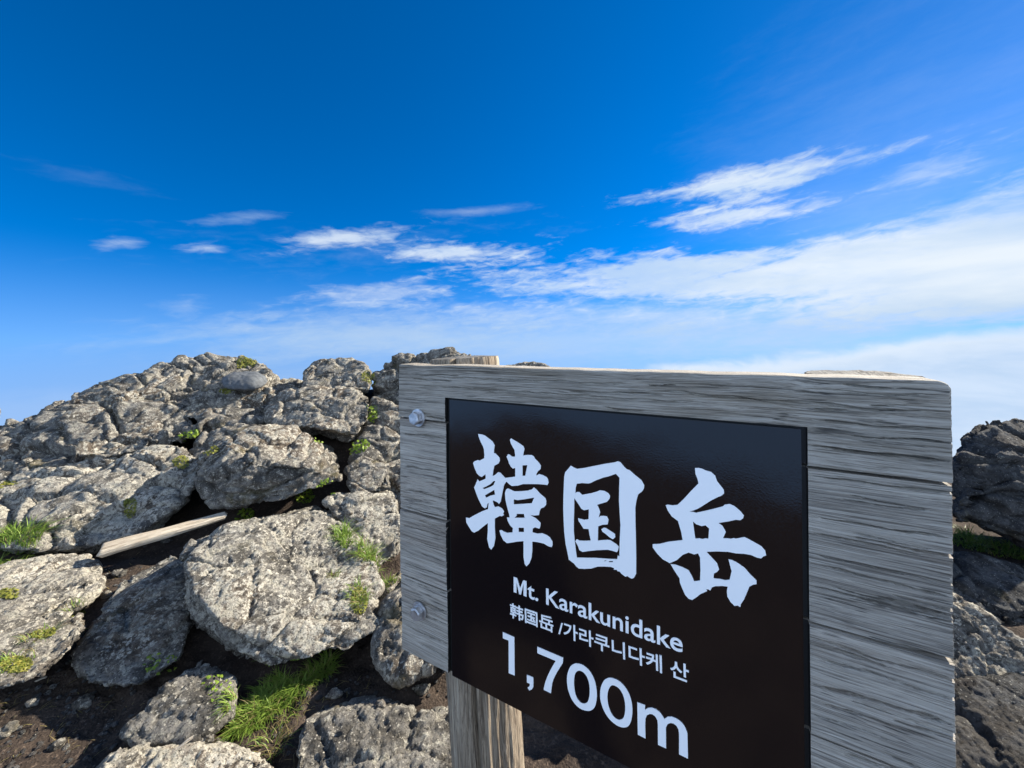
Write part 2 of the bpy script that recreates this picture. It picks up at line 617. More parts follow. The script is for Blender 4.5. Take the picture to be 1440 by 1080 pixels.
m, N, b = material('galvanised_steel')
P = N.n('ShaderNodeTexCoord').outputs['Object']
n1 = N.noise(P, 90, 5, 0.65)
N.set(b.inputs['Base Color'], N.mix(N.smooth(n1, 0.35, 0.65), (0.42, 0.42, 0.43), (0.66, 0.66, 0.67)))
b.inputs['Metallic'].default_value = 0.9
N.set(b.inputs['Roughness'], N.lin(n1, 0.3, 0.7, 0.30, 0.5))
M['steel'] = m

m, N, b = material('pocket_shadow_gap')
b.inputs['Base Color'].default_value = (0.008, 0.0075, 0.007, 1)
b.inputs['Roughness'].default_value = 0.6
M['pocket'] = m


def leaf_mat(name, c0, c1, trans=0.35):
    m, N, b = material(name)
    oi = N.n('ShaderNodeNewGeometry')
    rnd = oi.outputs['Random Per Island']
    N.set(b.inputs['Base Color'], N.mix(rnd, c0, c1))
    b.inputs['Roughness'].default_value = 0.55
    b.inputs['Specular IOR Level'].default_value = 0.35
    tr = N.n('ShaderNodeBsdfTranslucent')
    N.set(tr.inputs[0], N.mix(rnd, tuple(v * 1.3 for v in c0), tuple(v * 1.3 for v in c1)))
    ms = N.n('ShaderNodeMixShader')
    ms.inputs[0].default_value = trans
    out = [n for n in m.node_tree.nodes if n.type == 'OUTPUT_MATERIAL'][0]
    m.node_tree.links.new(b.outputs[0], ms.inputs[1])
    m.node_tree.links.new(tr.outputs[0], ms.inputs[2])
    m.node_tree.links.new(ms.outputs[0], out.inputs[0])
    return m


M['grass'] = leaf_mat('grass_blades', (0.10, 0.18, 0.025), (0.22, 0.30, 0.05))
M['dry'] = leaf_mat('dry_grass', (0.26, 0.20, 0.09), (0.16, 0.14, 0.05))
M['leaf'] = leaf_mat('small_leaves', (0.12, 0.20, 0.02), (0.26, 0.34, 0.04))
M['moss'] = leaf_mat('moss_sprigs', (0.13, 0.15, 0.02), (0.27, 0.25, 0.05), 0.3)

# ------------------------------------------------------------------ the summit ground: one sheet
def sstep(a, b_, x):
    t = np.clip((x - a) / (b_ - a), 0, 1)
    return t * t * (3 - 2 * t)


def ground_z(x, y):
    z = np.full_like(x, -1.31)
    z += 0.74 * sstep(2.3, 4.3, y) * (1 - 1.0 * sstep(0.2, 1.2, x)) * (1 - 0.65 * sstep(2.0, 3.8, -x))
    z -= np.clip(y - 4.6, 0, None) * 0.75
    z -= np.clip(-x - 4.6, 0, None) * 0.55
    z -= np.clip(x - 4.0, 0, None) * 0.55
    z -= np.clip(-y - 2.6, 0, None) * 0.55
    return z + CAMZ


n = 330
tt = np.linspace(-1, 1, n)
g = np.sinh(6.2 * tt) / math.sinh(6.2)
gx, gy = np.meshgrid(g * 90 - 0.8, g * 90 + 1.5)
gx, gy = gx.ravel(), gy.ravel()
gz = ground_z(gx, gy)
pp = np.stack([gx, gy, np.zeros_like(gx)], 1)
gz = gz + 0.05 * fbm(pp * 1.1, 3) + 0.022 * billow(pp * 6, 3) + 0.010 * billow(pp * 24 + 5, 2)
far = np.clip(np.hypot(gx, gy) / 10 - 0.6, 0, 6)
gz += far * 1.2 * fbm(pp * 0.12 + 9, 4)
ii = np.arange(n * n).reshape(n, n)
q = np.stack([ii[:-1, :-1].ravel(), ii[:-1, 1:].ravel(), ii[1:, 1:].ravel(), ii[1:, :-1].ravel()], 1)
me = mesh_from('ground', np.stack([gx, gy, gz], 1), q.tolist())
set_smooth(me)
ground = tag(link('ground', me, M['soil']), kind='structure')


# ------------------------------------------------------------------ rocks
def rock(label, hulls, thick=0.5, vox=0.012, lump=0.055, rough=1.0, mat='rock', seed=0.0, strata=0.0, group=None, down=0.25, sm=6, block=0.0):
    """a rock from the convex hulls of its corners, weathered in two scales"""
    bm = bmesh.new()
    for pts_ in hulls:
        P3 = [pt(*p) for p in pts_]
        ctr = sum(P3, Vector()) / len(P3)
        ext = []
        for p in P3:
            away = (p - Vector((0, 0, CAMZ)))
            away.z *= 0.25
            away.normalize()
            qv = p + away * thick
            qv = ctr + away * thick * 0.6 + (qv - ctr) * 0.8
            qv.z -= down * thick
            ext.append(qv)
        hb = bmesh.new()
        for p in P3 + ext:
            hb.verts.new(p)
        r = bmesh.ops.convex_hull(hb, input=hb.verts)
        junk = [e for e in r['geom_interior'] if isinstance(e, bmesh.types.BMVert)] + [e for e in r['geom_unused'] if isinstance(e, bmesh.types.BMVert)]
        bmesh.ops.delete(hb, geom=list(set(junk)), context='VERTS')
        tm = bpy.data.meshes.new('tmp')
        hb.to_mesh(tm)
        hb.free()
        bm.from_mesh(tm)
        bpy.data.meshes.remove(tm)
    me = bm_mesh('rock', bm)
    o = link('rock', me)
    md = o.modifiers.new('r', 'REMESH')
    md.mode = 'VOXEL'
    md.voxel_size = vox
    dg = bpy.context.evaluated_depsgraph_get()
    ev = o.evaluated_get(dg)
    new = bpy.data.meshes.new_from_object(ev)
    o.modifiers.clear()
    o.data = new
    bpy.data.meshes.remove(me)
    me = new
    me.name = 'rock'
    co = get_co(me)
    co = smooth_co(me, co, sm)
    size = float(np.linalg.norm(co.max(0) - co.min(0))) ** 0.5   # softer than linear
    sd = seed * 13.7 + 3.1
    set_co(me, co)
    no = get_no(me)
    wv = co + 0.06 * np.stack([fbm(co * 3 + 1, 2), fbm(co * 3 + 7, 2), fbm(co * 3 + 13, 2)], 1)
    fv, fe = facets(wv * np.array([0.85, 0.85, 1.75]) * 4.2 + sd, int(seed))
    h = lump * size * (0.9 * fbm(co * 1.7 + sd, 3) + 0.14 * billow(co * 3.6 + sd, 2, 0.5) + 0.50 * fv - 0.28 * np.exp(-(fe / 0.07) ** 2))
    if block:
        fv, fe = facets((co + 0.10 * np.stack([fbm(co * 1.6 + 3, 2), fbm(co * 1.6 + 9, 2), fbm(co * 1.6 + 15, 2)], 1)) * np.array([0.8, 0.8, 2.1]) * 2.0 + sd * 1.7, int(seed) + 90)
        h += block * (0.055 * fv - 0.060 * np.exp(-(fe / 0.055) ** 2))
    if strata:
        w = co[:, 2] + 0.10 * fbm(co * 1.5 + sd, 2)
        lay = np.abs(((w * 9 + sd) % 1.0) - 0.5)
        h -= strata * np.exp(-(lay / 0.09) ** 2)
    co = co + no * h[:, None]
    set_co(me, co)
    no = get_no(me)
    wv = co + 0.025 * np.stack([perlin(co * 9 + 1), perlin(co * 9 + 7), perlin(co * 9 + 13)], 1)
    fv, fe = facets(wv * np.array([1, 1, 1.3]) * 12.5 + sd, int(seed) + 40)
    crust = 0.25 + 1.35 * np.clip(0.5 + 1.3 * fbm(co * 2.2 + sd + 50, 2), 0, 1)      # where the surface is rougher
    h = rough * (0.0085 * fv - 0.006 * np.exp(-(fe / 0.07) ** 2) + crust * (0.005 * fbm(wv * 17 + sd, 2, 0.6)
                 + 0.0036 * billow(wv * 31 + sd, 2, 0.6) + 0.0040 * fbm(co * 80 + sd, 2, 0.7)))
    co = co + no * h[:, None]
    set_co(me, co)
    set_smooth(me)
    me.materials.append(M[mat])
    mn, mx = co.min(0), co.max(0)
    rebase(o, Vector(((mn[0] + mx[0]) / 2, (mn[1] + mx[1]) / 2, mn[2])))
    tag(o, label, 'rock', group)
    return o


G_OUT = 'weathered rocks of the summit outcrop'
# the big outcrop at the left
rock('broad lichen-grey crest rock carrying a flat stone and golden moss on its top',
     [[(195, 530, 3.9), (230, 508, 4.1), (255, 500, 4.2), (292, 499, 4.3), (335, 495, 4.3), (372, 508, 4.2), (385, 530, 4.0), (400, 548, 3.9),
       (185, 565, 3.55), (260, 592, 3.35), (330, 600, 3.2), (385, 590, 3.3)]], thick=0.8, vox=0.014, seed=1, block=1.0, group=G_OUT, lump=0.05)
rock('long sloping grey rock reaching the left edge of the photo, below the sky',
     [[(-90, 640, 3.2), (0, 598, 3.4), (60, 577, 3.5), (110, 550, 3.6), (140, 534, 3.75), (205, 525, 3.9), (-60, 690, 2.75), (60, 655, 2.8),
       (150, 645, 2.85), (250, 620, 3.05), (300, 605, 3.2), (20, 640, 2.95), (150, 595, 3.15)]], thick=0.9, vox=0.014, seed=2, block=1.0, strata=0.012, group=G_OUT, lump=0.055)
rock('pale crusted ramp of rock above the fallen timber at the left',
     [[(-60, 680, 2.75), (60, 650, 2.85), (150, 636, 2.9), (255, 622, 2.98), (285, 645, 2.85), (268, 695, 2.55), (200, 748, 2.33),
       (130, 772, 2.22), (50, 778, 2.18), (-50, 765, 2.18), (100, 715, 2.45)]], thick=0.7, down=0.7, vox=0.012, seed=3, block=0.7, mat='rock_pale', strata=0.01, group=G_OUT, lump=0.04)
rock('knobbly grey rock with leafy plants in its cracks, left of the round boulder',
     [[(262, 640, 2.95), (285, 603, 3.1), (330, 588, 3.2), (372, 598, 3.1), (362, 640, 2.9), (305, 655, 2.82), (270, 650, 2.88)]], thick=0.5, vox=0.012, seed=4, group=G_OUT)
rock('low grey rock in the saddle of the skyline, left of the round boulder',
     [[(372, 536, 4.0), (395, 530, 4.2), (430, 532, 4.25), (445, 545, 4.0), (455, 590, 3.4), (400, 600, 3.25), (368, 588, 3.35)]], thick=0.6, vox=0.014, seed=5, group=G_OUT)
rock('small dark cap rock on the skyline right above the round boulder',
     [[(425, 526, 3.9), (440, 514, 4.0), (455, 506, 4.05), (483, 503, 4.05), (512, 508, 4.0), (522, 522, 3.9), (520, 548, 3.6), (430, 550, 3.6)]], thick=0.5, vox=0.012, seed=6, group=G_OUT, mat='rock')
rock('round grey boulder with a dark overhung underside, below the cap rock',
     [[(378, 575, 3.45), (402, 553, 3.55), (440, 541, 3.55), (500, 541, 3.55), (521, 560, 3.45), (521, 590, 3.22), (500, 609, 3.1), (450, 602, 3.05),
       (400, 600, 3.15), (382, 592, 3.25), (430, 612, 3.3), (490, 618, 3.3)]], thick=0.5, vox=0.011, seed=7, group=G_OUT, down=0.05)
rock('tall dark-sided skyline rock directly left of the sign and behind its upper corner',
     [[(528, 530, 3.85), (545, 506, 3.95), (575, 495, 4.0), (605, 489, 4.0), (640, 497, 4.0), (690, 512, 4.0), (760, 534, 3.9),
       (530, 580, 3.75), (534, 640, 3.6), (560, 680, 3.45), (640, 660, 3.4), (750, 640, 3.4)],
      [(506, 600, 3.4), (526, 560, 3.6), (575, 575, 3.5), (580, 720, 2.85), (530, 705, 2.85), (504, 655, 3.0)]], thick=0.9, vox=0.013, seed=8, block=1.0, group=G_OUT)
rock('rubbly grey rock hidden mostly behind the left side of the sign',
     [[(536, 655, 3.0), (565, 645, 3.0), (610, 655, 2.9), (650, 730, 2.7), (550, 770, 2.6), (536, 715, 2.8)]], thick=0.6, vox=0.011, seed=9, group=G_OUT)
rock('small sunlit rock in the gap between the round boulder and the sign',
     [[(484, 660, 2.8), (510, 643, 2.9), (545, 655, 2.85), (552, 690, 2.62), (500, 695, 2.62)]], thick=0.35, vox=0.009, seed=10, group=G_OUT)
rock('blocky lichen-crusted boulder with a shadowed lower face above the big front boulder',
     [[(270, 672, 2.52), (283, 643, 2.65), (318, 616, 2.82), (370, 602, 2.95), (415, 599, 3.0), (440, 622, 2.88), (476, 655, 2.72), (482, 676, 2.62),
       (432, 690, 2.5), (400, 708, 2.46), (340, 716, 2.44), (300, 712, 2.44), (350, 648, 2.46), (430, 655, 2.55)]], thick=0.6, vox=0.009, seed=11, block=0.5, group=G_OUT, down=0.1, lump=0.05)
rock('low broken rock with grass tufts, between the big front boulder and the sign',
     [[(455, 705, 2.45), (500, 692, 2.55), (560, 700, 2.5), (570, 770, 2.2), (535, 800, 2.08), (490, 750, 2.25)]], thick=0.45, vox=0.009, seed=12, group=G_OUT, mat='rock_pale')
rock('big pale boulder in the middle of the foreground with a sunlit sloping face',
     [[(262, 782, 1.755), (270, 762, 1.839), (320, 737, 1.959), (390, 724, 2.173), (450, 714, 2.271), (492, 740, 2.173), (530, 792, 1.926), (538, 830, 1.758),
       (500, 878, 1.580), (440, 928, 1.462), (385, 940, 1.442), (345, 928, 1.471), (310, 880, 1.474), (270, 830, 1.605),
       (280, 885, 1.680), (330, 940, 1.600), (400, 800, 1.778)]], thick=0.5, vox=0.0065, seed=13, mat='rock_pale', rough=0.95, lump=0.042, group=G_OUT, down=0.3)
rock('small pale rock tucked under the right flank of the big front boulder',
     [[(440, 905, 1.518), (452, 872, 1.594), (482, 857, 1.622), (520, 850, 1.651), (540, 880, 1.594), (485, 918, 1.499)]], thick=0.3, vox=0.007, seed=14, mat='rock_pale', group=G_OUT)
rock('half-shaded rock standing beside the lower left corner of the sign',
     [[(522, 885, 1.591), (540, 850, 1.677), (570, 835, 1.677), (640, 850, 1.677), (660, 930, 1.462), (565, 955, 1.393), (530, 930, 1.462)]], thick=0.4, vox=0.008, seed=15, group=G_OUT)
rock("broad pale slab lying beside the path at the photo's left edge",
     [[(-70, 805, 1.95), (0, 794, 2.0), (60, 782, 2.1), (128, 779, 2.15), (148, 798, 2.05), (138, 830, 1.88), (95, 868, 1.68), (40, 912, 1.5), (-70, 935, 1.42)]],
     thick=0.35, vox=0.0075, seed=16, mat='rock_pale', lump=0.03, group=G_OUT, down=0.5)
rock('lower strip of layered rock with moss along it, in front of the pale slab',
     [[(-60, 940, 1.335), (20, 918, 1.410), (80, 884, 1.523), (118, 858, 1.636), (126, 880, 1.579), (100, 910, 1.466), (60, 950, 1.354), (0, 970, 1.297), (-60, 985, 1.269)]],
     thick=0.2, vox=0.007, seed=17, lump=0.03, group=G_OUT, down=0.6)
rock('half-buried leaning slab lying in the shadow of the big front boulder',
     [[(108, 928, 1.508), (114, 900, 1.578), (142, 852, 1.759), (172, 812, 1.910), (242, 775, 2.061), (275, 790, 2.011), (275, 850, 1.759), (255, 925, 1.508), (190, 965, 1.408), (122, 962, 1.427)]],
     thick=0.3, vox=0.0075, seed=18, lump=0.035, group=G_OUT, down=0.8)
rock('dark low rock wholly in shade beneath the big front boulder',
     [[(168, 1035, 1.235), (222, 972, 1.350), (280, 932, 1.466), (330, 952, 1.427), (325, 1005, 1.301), (270, 1045, 1.214), (190, 1052, 1.206)]],
     thick=0.25, vox=0.007, seed=19, lump=0.035, group=G_OUT, down=0.8)
rock('jagged grey rock at the bottom of the photo left of the sign post',
     [[(414, 1062, 1.152), (424, 1012, 1.242), (470, 992, 1.278), (520, 987, 1.305), (570, 1002, 1.278), (650, 1022, 1.260), (680, 1110, 1.080), (520, 1140, 1.017), (410, 1115, 1.071)]],
     thick=0.3, vox=0.006, seed=20, lump=0.04, rough=1.1, strata=0.008, group=G_OUT, down=0.8)
rock('long low sunlit rock along the bottom edge of the photo at the left',
     [[(135, 1085, 1.104), (180, 1058, 1.159), (260, 1048, 1.168), (340, 1048, 1.168), (385, 1073, 1.122), (390, 1140, 1.030), (130, 1140, 1.021)]],
     thick=0.25, vox=0.006, seed=21, lump=0.03, mat='rock_pale', group=G_OUT, down=0.8)
rock('tiny far rock just peeping over the top edge of the sign',
     [[(692, 517, 4.7), (715, 513, 4.75), (740, 509, 4.75), (768, 513, 4.7), (785, 525, 4.6), (700, 540, 4.5)]], thick=0.4, vox=0.014, seed=22, lump=0.02, group=G_OUT)
rock('lone grey boulder cut by the left edge of the photo above the long slope',
     [[(-90, 600, 4.1), (-60, 560, 4.2), (-25, 553, 4.2), (-6, 563, 4.2), (0, 580, 4.1), (-10, 610, 4.0)]], thick=0.5, vox=0.014, seed=23, lump=0.02, group=G_OUT)
# right of the sign
G_R = 'dark rocks right of the sign'
rock('large dark shaded boulder with a sunlit rim, right of the sign',
     [[(1340, 660, 2.25), (1350, 618, 2.35), (1386, 590, 2.42), (1440, 580, 2.5), (1540, 590, 2.5), (1560, 800, 2.1), (1440, 765, 2.1), (1345, 735, 2.12), (1430, 680, 2.15)]],
     thick=0.6, vox=0.011, seed=24, block=0.8, mat='rock_dark', group=G_R, down=0.2, rough=0.7)
rock('dark rock in deep shade under the grass, right of the sign',
     [[(1290, 800, 2.0), (1380, 785, 2.05), (1500, 795, 2.0), (1520, 900, 1.72), (1400, 880, 1.72), (1290, 850, 1.82)]], thick=0.4, vox=0.009, seed=25, mat='rock_dark', group=G_R, down=0.4, rough=0.6)
rock("rock with a sunlit ragged ridge slanting down to the photo's right edge",
     [[(1270, 830, 1.662), (1335, 832, 1.634), (1400, 872, 1.539), (1450, 912, 1.463), (1540, 960, 1.377), (1540, 1000, 1.330), (1440, 985, 1.349), (1340, 955, 1.425), (1270, 900, 1.539)]],
     thick=0.3, vox=0.007, seed=26, mat='rock', group=G_R, down=0.8, lump=0.035)
rock('shaded rock with a bright crusted top at the bottom right corner of the photo',
     [[(1290, 962, 1.395), (1345, 967, 1.358), (1380, 957, 1.358), (1425, 942, 1.395), (1520, 985, 1.265), (1540, 1130, 1.051), (1290, 1130, 1.088)]],
     thick=0.3, vox=0.007, seed=27, mat='rock_dark', group=G_R, down=0.4, lump=0.03, rough=0.6)
# behind the board, out of view: outcrop boulders, then a rock added for shade
rock('grey boulder standing behind the middle of the sign',
     [[(720, 640, 3.0), (800, 610, 3.2), (920, 620, 3.2), (980, 700, 2.8), (900, 800, 2.4), (740, 790, 2.4)]], thick=0.6, vox=0.02, seed=28, group=G_OUT)
rock('grey boulder standing behind the right part of the sign',
     [[(935, 720, 1.7), (1040, 630, 1.85), (1200, 600, 1.9), (1290, 650, 1.8), (945, 820, 1.6), (1310, 850, 1.6), (1150, 900, 1.5), (1000, 880, 1.5)]], thick=0.6, vox=0.02, seed=29, group=G_R, mat='rock_dark')
rock('unseen rock added behind the lower right corner of the name plate to shade the soil',
     [[(850, 980, 1.4), (880, 860, 1.5), (990, 840, 1.5), (1050, 960, 1.38), (1010, 1120, 1.16), (880, 1150, 1.18), (850, 1060, 1.3)]],
     thick=0.3, vox=0.010, seed=30, mat='rock_dark', group=G_OUT, down=0.5, lump=0.03, rough=0.8)

# smooth flat stone resting on the crest
bm = bmesh.new()
bmesh.ops.create_icosphere(bm, subdivisions=5, radius=1)
me = bm_mesh('smooth_stone', bm)
co = get_co(me)
co = co * np.array([0.20, 0.16, 0.085])
co[:, 2] = np.where(co[:, 2] > 0, co[:, 2], co[:, 2] * 0.6)
co = co + get_no(me) * (0.02 * fbm(co * 6 + 4, 3) + 0.004 * fbm(co * 30, 3))[:, None]
set_co(me, co)
set_smooth(me)
stone = link('smooth_stone', me, M['stone'])
c0 = pt(345, 537, 3.72)
stone.location = c0
stone.rotation_euler = (R(14), R(9), R(-12))
tag(stone, 'smooth flat blue-grey stone resting on the crest rock beside the moss', 'stone')

# ------------------------------------------------------------------ the sign
EU = Vector((0.8727, -0.4883, 0.009)).normalized()      # along the board to the right
ED = Vector((0.0100, 0.0, -1.0))                        # down the board
ED = (ED - EU * ED.dot(EU)).normalized()
EN = EU.cross(ED)                                       # into the board, away from the camera
if EN.y < 0:
    EN = -EN
P0 = pt(560, 512, 0.7646)                               # top left corner of the board's face


def uv(px, py, off=0.0):
    """where the sight line through that point of the photograph meets the board's face"""
    o_ = Vector((0, 0, CAMZ))
    d = pt(px, py, 1.0) - o_
    t = ((P0 + EN * off) - o_).dot(EN) / d.dot(EN)
    r = o_ + d * t - P0
    return r.dot(EU), r.dot(ED)


BW = uv(1341, 700)[0]
BH = uv(565, 914)[1]
PU0, PV0 = uv(631, 562)
PU1 = uv(1127, 605)[0]
PV1 = uv(633, 949)[1]
BH = (BH + PV1) / 2
PV1 = BH + 0.001
TH = 0.045

sign = bpy.data.objects.new('summit_sign', None)
COL.objects.link(sign)
base = P0 + EU * (BW * 0.5) + EN * 0.1
base.z = ground_z(np.array([base.x]), np.array([base.y]))[0] - 0.02
# local axes of the sign: X along the board, Y into the board, Z up
SM = Matrix((( EU.x, EN.x, -ED.x), (EU.y, EN.y, -ED.y), (EU.z, EN.z, -ED.z))).to_4x4()
sign.matrix_world = Matrix.Translation(base) @ SM
tag(sign, 'weathered grey wooden summit signboard on log posts with a dark brown name plate', 'sign')
INV = sign.matrix_world.inverted()
O0 = INV @ P0        # board corner in sign space


def sp(u, v, w=0.0):
    return Vector((O0.x + u, O0.y + w, O0.z - v))


def uniq(a, eps=1e-5):
    a = np.sort(np.array(a))
    return a[np.concatenate([[True], np.diff(a) > eps])]


JOINTS = [uv(1136, 657)[1], uv(1136, 876)[1], uv(1136, 1031)[1]]
JV = [(-0.0, JOINTS[0]), (JOINTS[0], JOINTS[1]), (JOINTS[1], JOINTS[2]), (JOINTS[2], BH)]


def crack(u, v, path, depth, width):
    """a drying crack along the grain; path = [(u, v), ...]"""
    pu = np.array([p[0] for p in path])
    pv = np.array([p[1] for p in path])
    vc = np.interp(u, pu, pv) + 0.0016 * perlin(np.stack([u * 22, u * 0 + pv[0] * 50, u * 0], 1)) * 2
    L = pu[-1] - pu[0]
    env = np.clip(np.minimum(u - pu[0], pu[-1] - u) / (0.15 * L), 0, 1)
    wv = width * (0.45 + 0.75 * np.abs(perlin(np.stack([u * 30, u * 0 + 3.3, u * 0 + pv[0] * 9], 1)) * 2))
    return depth * env * np.exp(-((v - vc) / np.maximum(wv * env, 1e-4)) ** 4)


def U(px, py):
    return uv(px, py)


CR = []
for a, b_, dp, wd in [((1136, 628), (1340, 649), .005, .0010), ((1136, 725), (1340, 760), .003, .0007), ((1136, 748), (1300, 782), .003, .0008),
                      ((1160, 797), (1340, 842), .004, .0009), ((1136, 826), (1340, 872), .003, .0007),
                      ((1230, 838), (1340, 868), .004, .0009), ((1136, 958), (1341, 1020), .006, .0012), ((1136, 905), (1250, 940), .003, .0008),
                      ((1150, 985), (1300, 1035), .003, .0008), ((1180, 1060), (1341, 1110), .004, .0010),
                      ((563, 609), (626, 618), .004, .0010), ((600, 586), (627, 590), .004, .0011), ((563, 712), (626, 728), .004, .0010), ((565, 790), (630, 812), .004, .0010),
                      ((565, 838), (630, 862), .004, .0010), ((566, 655), (627, 666), .003, .0008), ((566, 690), (626, 700), .003, .0008), ((568, 880), (632, 908), .003, .0009),
                      ((640, 545), (1000, 568), .0015, .0009), ((900, 548), (1330, 584), .0022, .0011), ((1136, 590), (1338, 606), .002, .0009), ((600, 530), (900, 541), .0018, .0010)]:
    CR.append(([U(*a), U(*b_)], dp, wd))


_r = random.Random(3)
for _ in range(70):      # many fine checks besides the long ones
    u0_ = _r.choice([_r.uniform(0, PU0 - .05), _r.uniform(PU1, BW - .05), _r.uniform(PU1, BW - .05), _r.uniform(0, BW - .1)])
    v0_ = _r.uniform(.004, BH - .01)
    ln_ = _r.uniform(.03, .16)
    CR.append(([(u0_, v0_), (u0_ + ln_, v0_ + _r.uniform(-.0015, .0015))], _r.uniform(.0012, .0028), _r.uniform(.0005, .0008)))


def plank(k, v0, v1, mat):
    if k == 0:
        us = uniq(np.concatenate([np.arange(0, BW, 0.0024), [0.0005, 0.0012, PU0 - .0085, PU0 - .0080, PU1 + .0059, PU1 + .0054, BW - .0012, BW - .0005, BW]]), 2e-4)
    else:
        us = uniq(np.concatenate([np.arange(0, PU0 - .009, .0022), [0.0005, 0.0012], [PU0 - .0085, PU0 - .0080], np.linspace(PU0, PU1, 8), [PU1 + .0054, PU1 + .0059],
                                  np.arange(PU1 + .008, BW - .0014, .0022), [BW - .0012, BW - .0005, BW]]), 2e-4)
    gap = 0.0019
    woff = (0.0, 0.0014, -0.0006, 0.0012)[k]
    va, vb = v0 + (gap if k else 0), v1 - (gap if k < 3 else 0)
    vs = uniq(np.concatenate([[va, va + .0004, va + .001], np.arange(va + .0018, vb - .0015, .0008), [vb - .001, vb - .0004, vb]] + ([[PV0 - .0034, PV0 - .0029]] if k == 0 else [])), 2e-4)
    nu, nv = len(us), len(vs)
    u, v = [a.ravel() for a in np.meshgrid(us, vs)]
    p3 = np.stack([u * 3.2, v * 55 + 0.9 * perlin(np.stack([u * 5, v * 14, u * 0 + k], 1)), np.full_like(u, k * 7.7)], 1)
    w = (0.0009 if k == 0 else 0.00032) * fbm(p3, 3, 0.6) + 0.0007 * perlin(np.stack([u * 8, v * 260 + 3 * p3[:, 1] * 0.2, u * 0 + 2.2], 1))
    w += 0.0013 * perlin(np.stack([u * 2.5, v * 11, u * 0 + 5.5 + k], 1))
    pocket = (u > PU0 - .0083) & (u < PU1 + .0056) & (v > PV0 - .0032)
    for path, dp, wd in CR:
        w += crack(u, v, path, dp * 2.0, wd * 1.5)
    # worn arrises
    d = np.minimum(np.minimum(u, BW - u), np.minimum(v - v0, v1 - v))
    jag = 0.0017 + 0.0007 * fbm(np.stack([u * 45, v * 24, u * 0 + k], 1), 4, 0.7)
    rr = np.maximum(jag * np.where((k == 0) & (v - v0 < 0.02), 1.7, np.where(u > BW - 0.01, 1.15, 1.0)), 0.0006)
    w += np.where(d < rr, rr - np.sqrt(np.maximum(rr ** 2 - (rr - d) ** 2, 0)), 0)
    w = np.where(pocket, 0.0085, w + woff)
    vv = v.copy()
    uu = u.copy()
    if k == 0:      # rounded upper corner, slightly wavy top edge
        for side, r in ((1, 0.0105), (0, 0.004)):
            ur = (BW - u) if side else u
            inside = (ur < r) & (v < r)
            a, b2 = r - ur, r - v
            L = np.maximum(np.hypot(a, b2), 1e-9)
            s = np.maximum(np.maximum(a, b2) / L, 0)
            na, nb = a * s, b2 * s
            uu = np.where(inside, (BW - (r - na)) if side else (r - na), uu)
            vv = np.where(inside, r - nb, vv)
        fall = np.clip(1 - v / 0.03, 0, 1)
        vv = vv + fall * 0.0022 * (fbm(np.stack([u * 9, u * 0, u * 0 + 1], 1), 3))
    side_j = 0.0003 * fbm(np.stack([v * 110, v * 0 + k, v * 0], 1), 3, 0.6)
    uu = uu + np.where(u > BW - 0.002, side_j, 0) + np.where(u < 0.002, side_j * 0.8, 0)
    if k == 3:
        bot = np.clip((v - (v1 - .02)) / .02, 0, 1)
        vv = vv + bot * 0.002 * fbm(np.stack([u * 12, u * 0, u * 0 + 8], 1), 3)
    verts = np.stack([O0.x + uu, O0.y + w, O0.z - vv], 1)
    idx = np.arange(nu * nv).reshape(nv, nu)
    f = np.stack([idx[:-1, :-1].ravel(), idx[1:, :-1].ravel(), idx[1:, 1:].ravel(), idx[:-1, 1:].ravel()], 1)
    pk = pocket[f].any(1)
    loop = np.concatenate([idx[0, :], idx[1:, -1], idx[-1, -2::-1], idx[-2:0:-1, 0]])
    bv = verts[loop].copy()
    rings = [verts]
    nb_ = len(verts)
    prev = loop
    faces = f.tolist()
    for dpt, ins in ((TH * .33, 0), (TH * .66, 0), (TH, .0015)):
        ring = bv.copy()
        ring[:, 1] = O0.y + dpt
        cx_, cz_ = O0.x + BW / 2, O0.z - (v0 + v1) / 2
        ring[:, 0] += np.sign(cx_ - ring[:, 0]) * ins
        ids = np.arange(nb_, nb_ + len(loop))
        rings.append(ring)
        a, b2 = prev, ids
        faces += np.stack([np.roll(a, -1), np.roll(b2, -1), b2, a], 1).tolist()
        prev = ids
        nb_ += len(loop)
    faces.append(prev.tolist())
    me = mesh_from('plank', np.concatenate(rings), faces)
    me.materials.append(mat)
    me.materials.append(M['pocket'])
    mi = np.zeros(len(me.polygons), np.int32)
    mi[:len(f)][pk] = 1
    me.polygons.foreach_set('material_index', mi)
    bm = bmesh.new()
    bm.from_mesh(me)
    bmesh.ops.recalc_face_normals(bm, faces=bm.faces)
    bm.to_mesh(me)
    bm.free()
    set_smooth(me)
    try:
        me.set_sharp_from_angle(angle=R(55))
    except Exception:
        pass
    o = bpy.data.objects.new('plank', me)
    COL.objects.link(o)
    o.parent = sign
    return o


for k, (v0, v1) in enumerate(JV):
    plank(k, v0, v1, M['wood_top'] if k == 0 else M['wood'])

# name plate, set into the pocket
PW = 0.0012
bm = bmesh.new()
bmesh.ops.create_cube(bm, size=1)
bmesh.ops.scale(bm, vec=(PU1 - PU0, 0.004, PV1 - PV0), verts=bm.verts)
bmesh.ops.translate(bm, vec=sp((PU0 + PU1) / 2, (PV0 + PV1) / 2, PW + 0.002), verts=bm.verts)
bmesh.ops.bevel(bm, geom=list(bm.edges), offset=0.0007, segments=2, affect='EDGES')
plate = link('name_plate', bm_mesh('name_plate', bm), M['plate'], sign)


# ---- brush characters: outlines with their inner gaps
def zr(ox, oy, s, pts_):
    return [(ox + x / s, oy + y / s) for x, y in pts_]


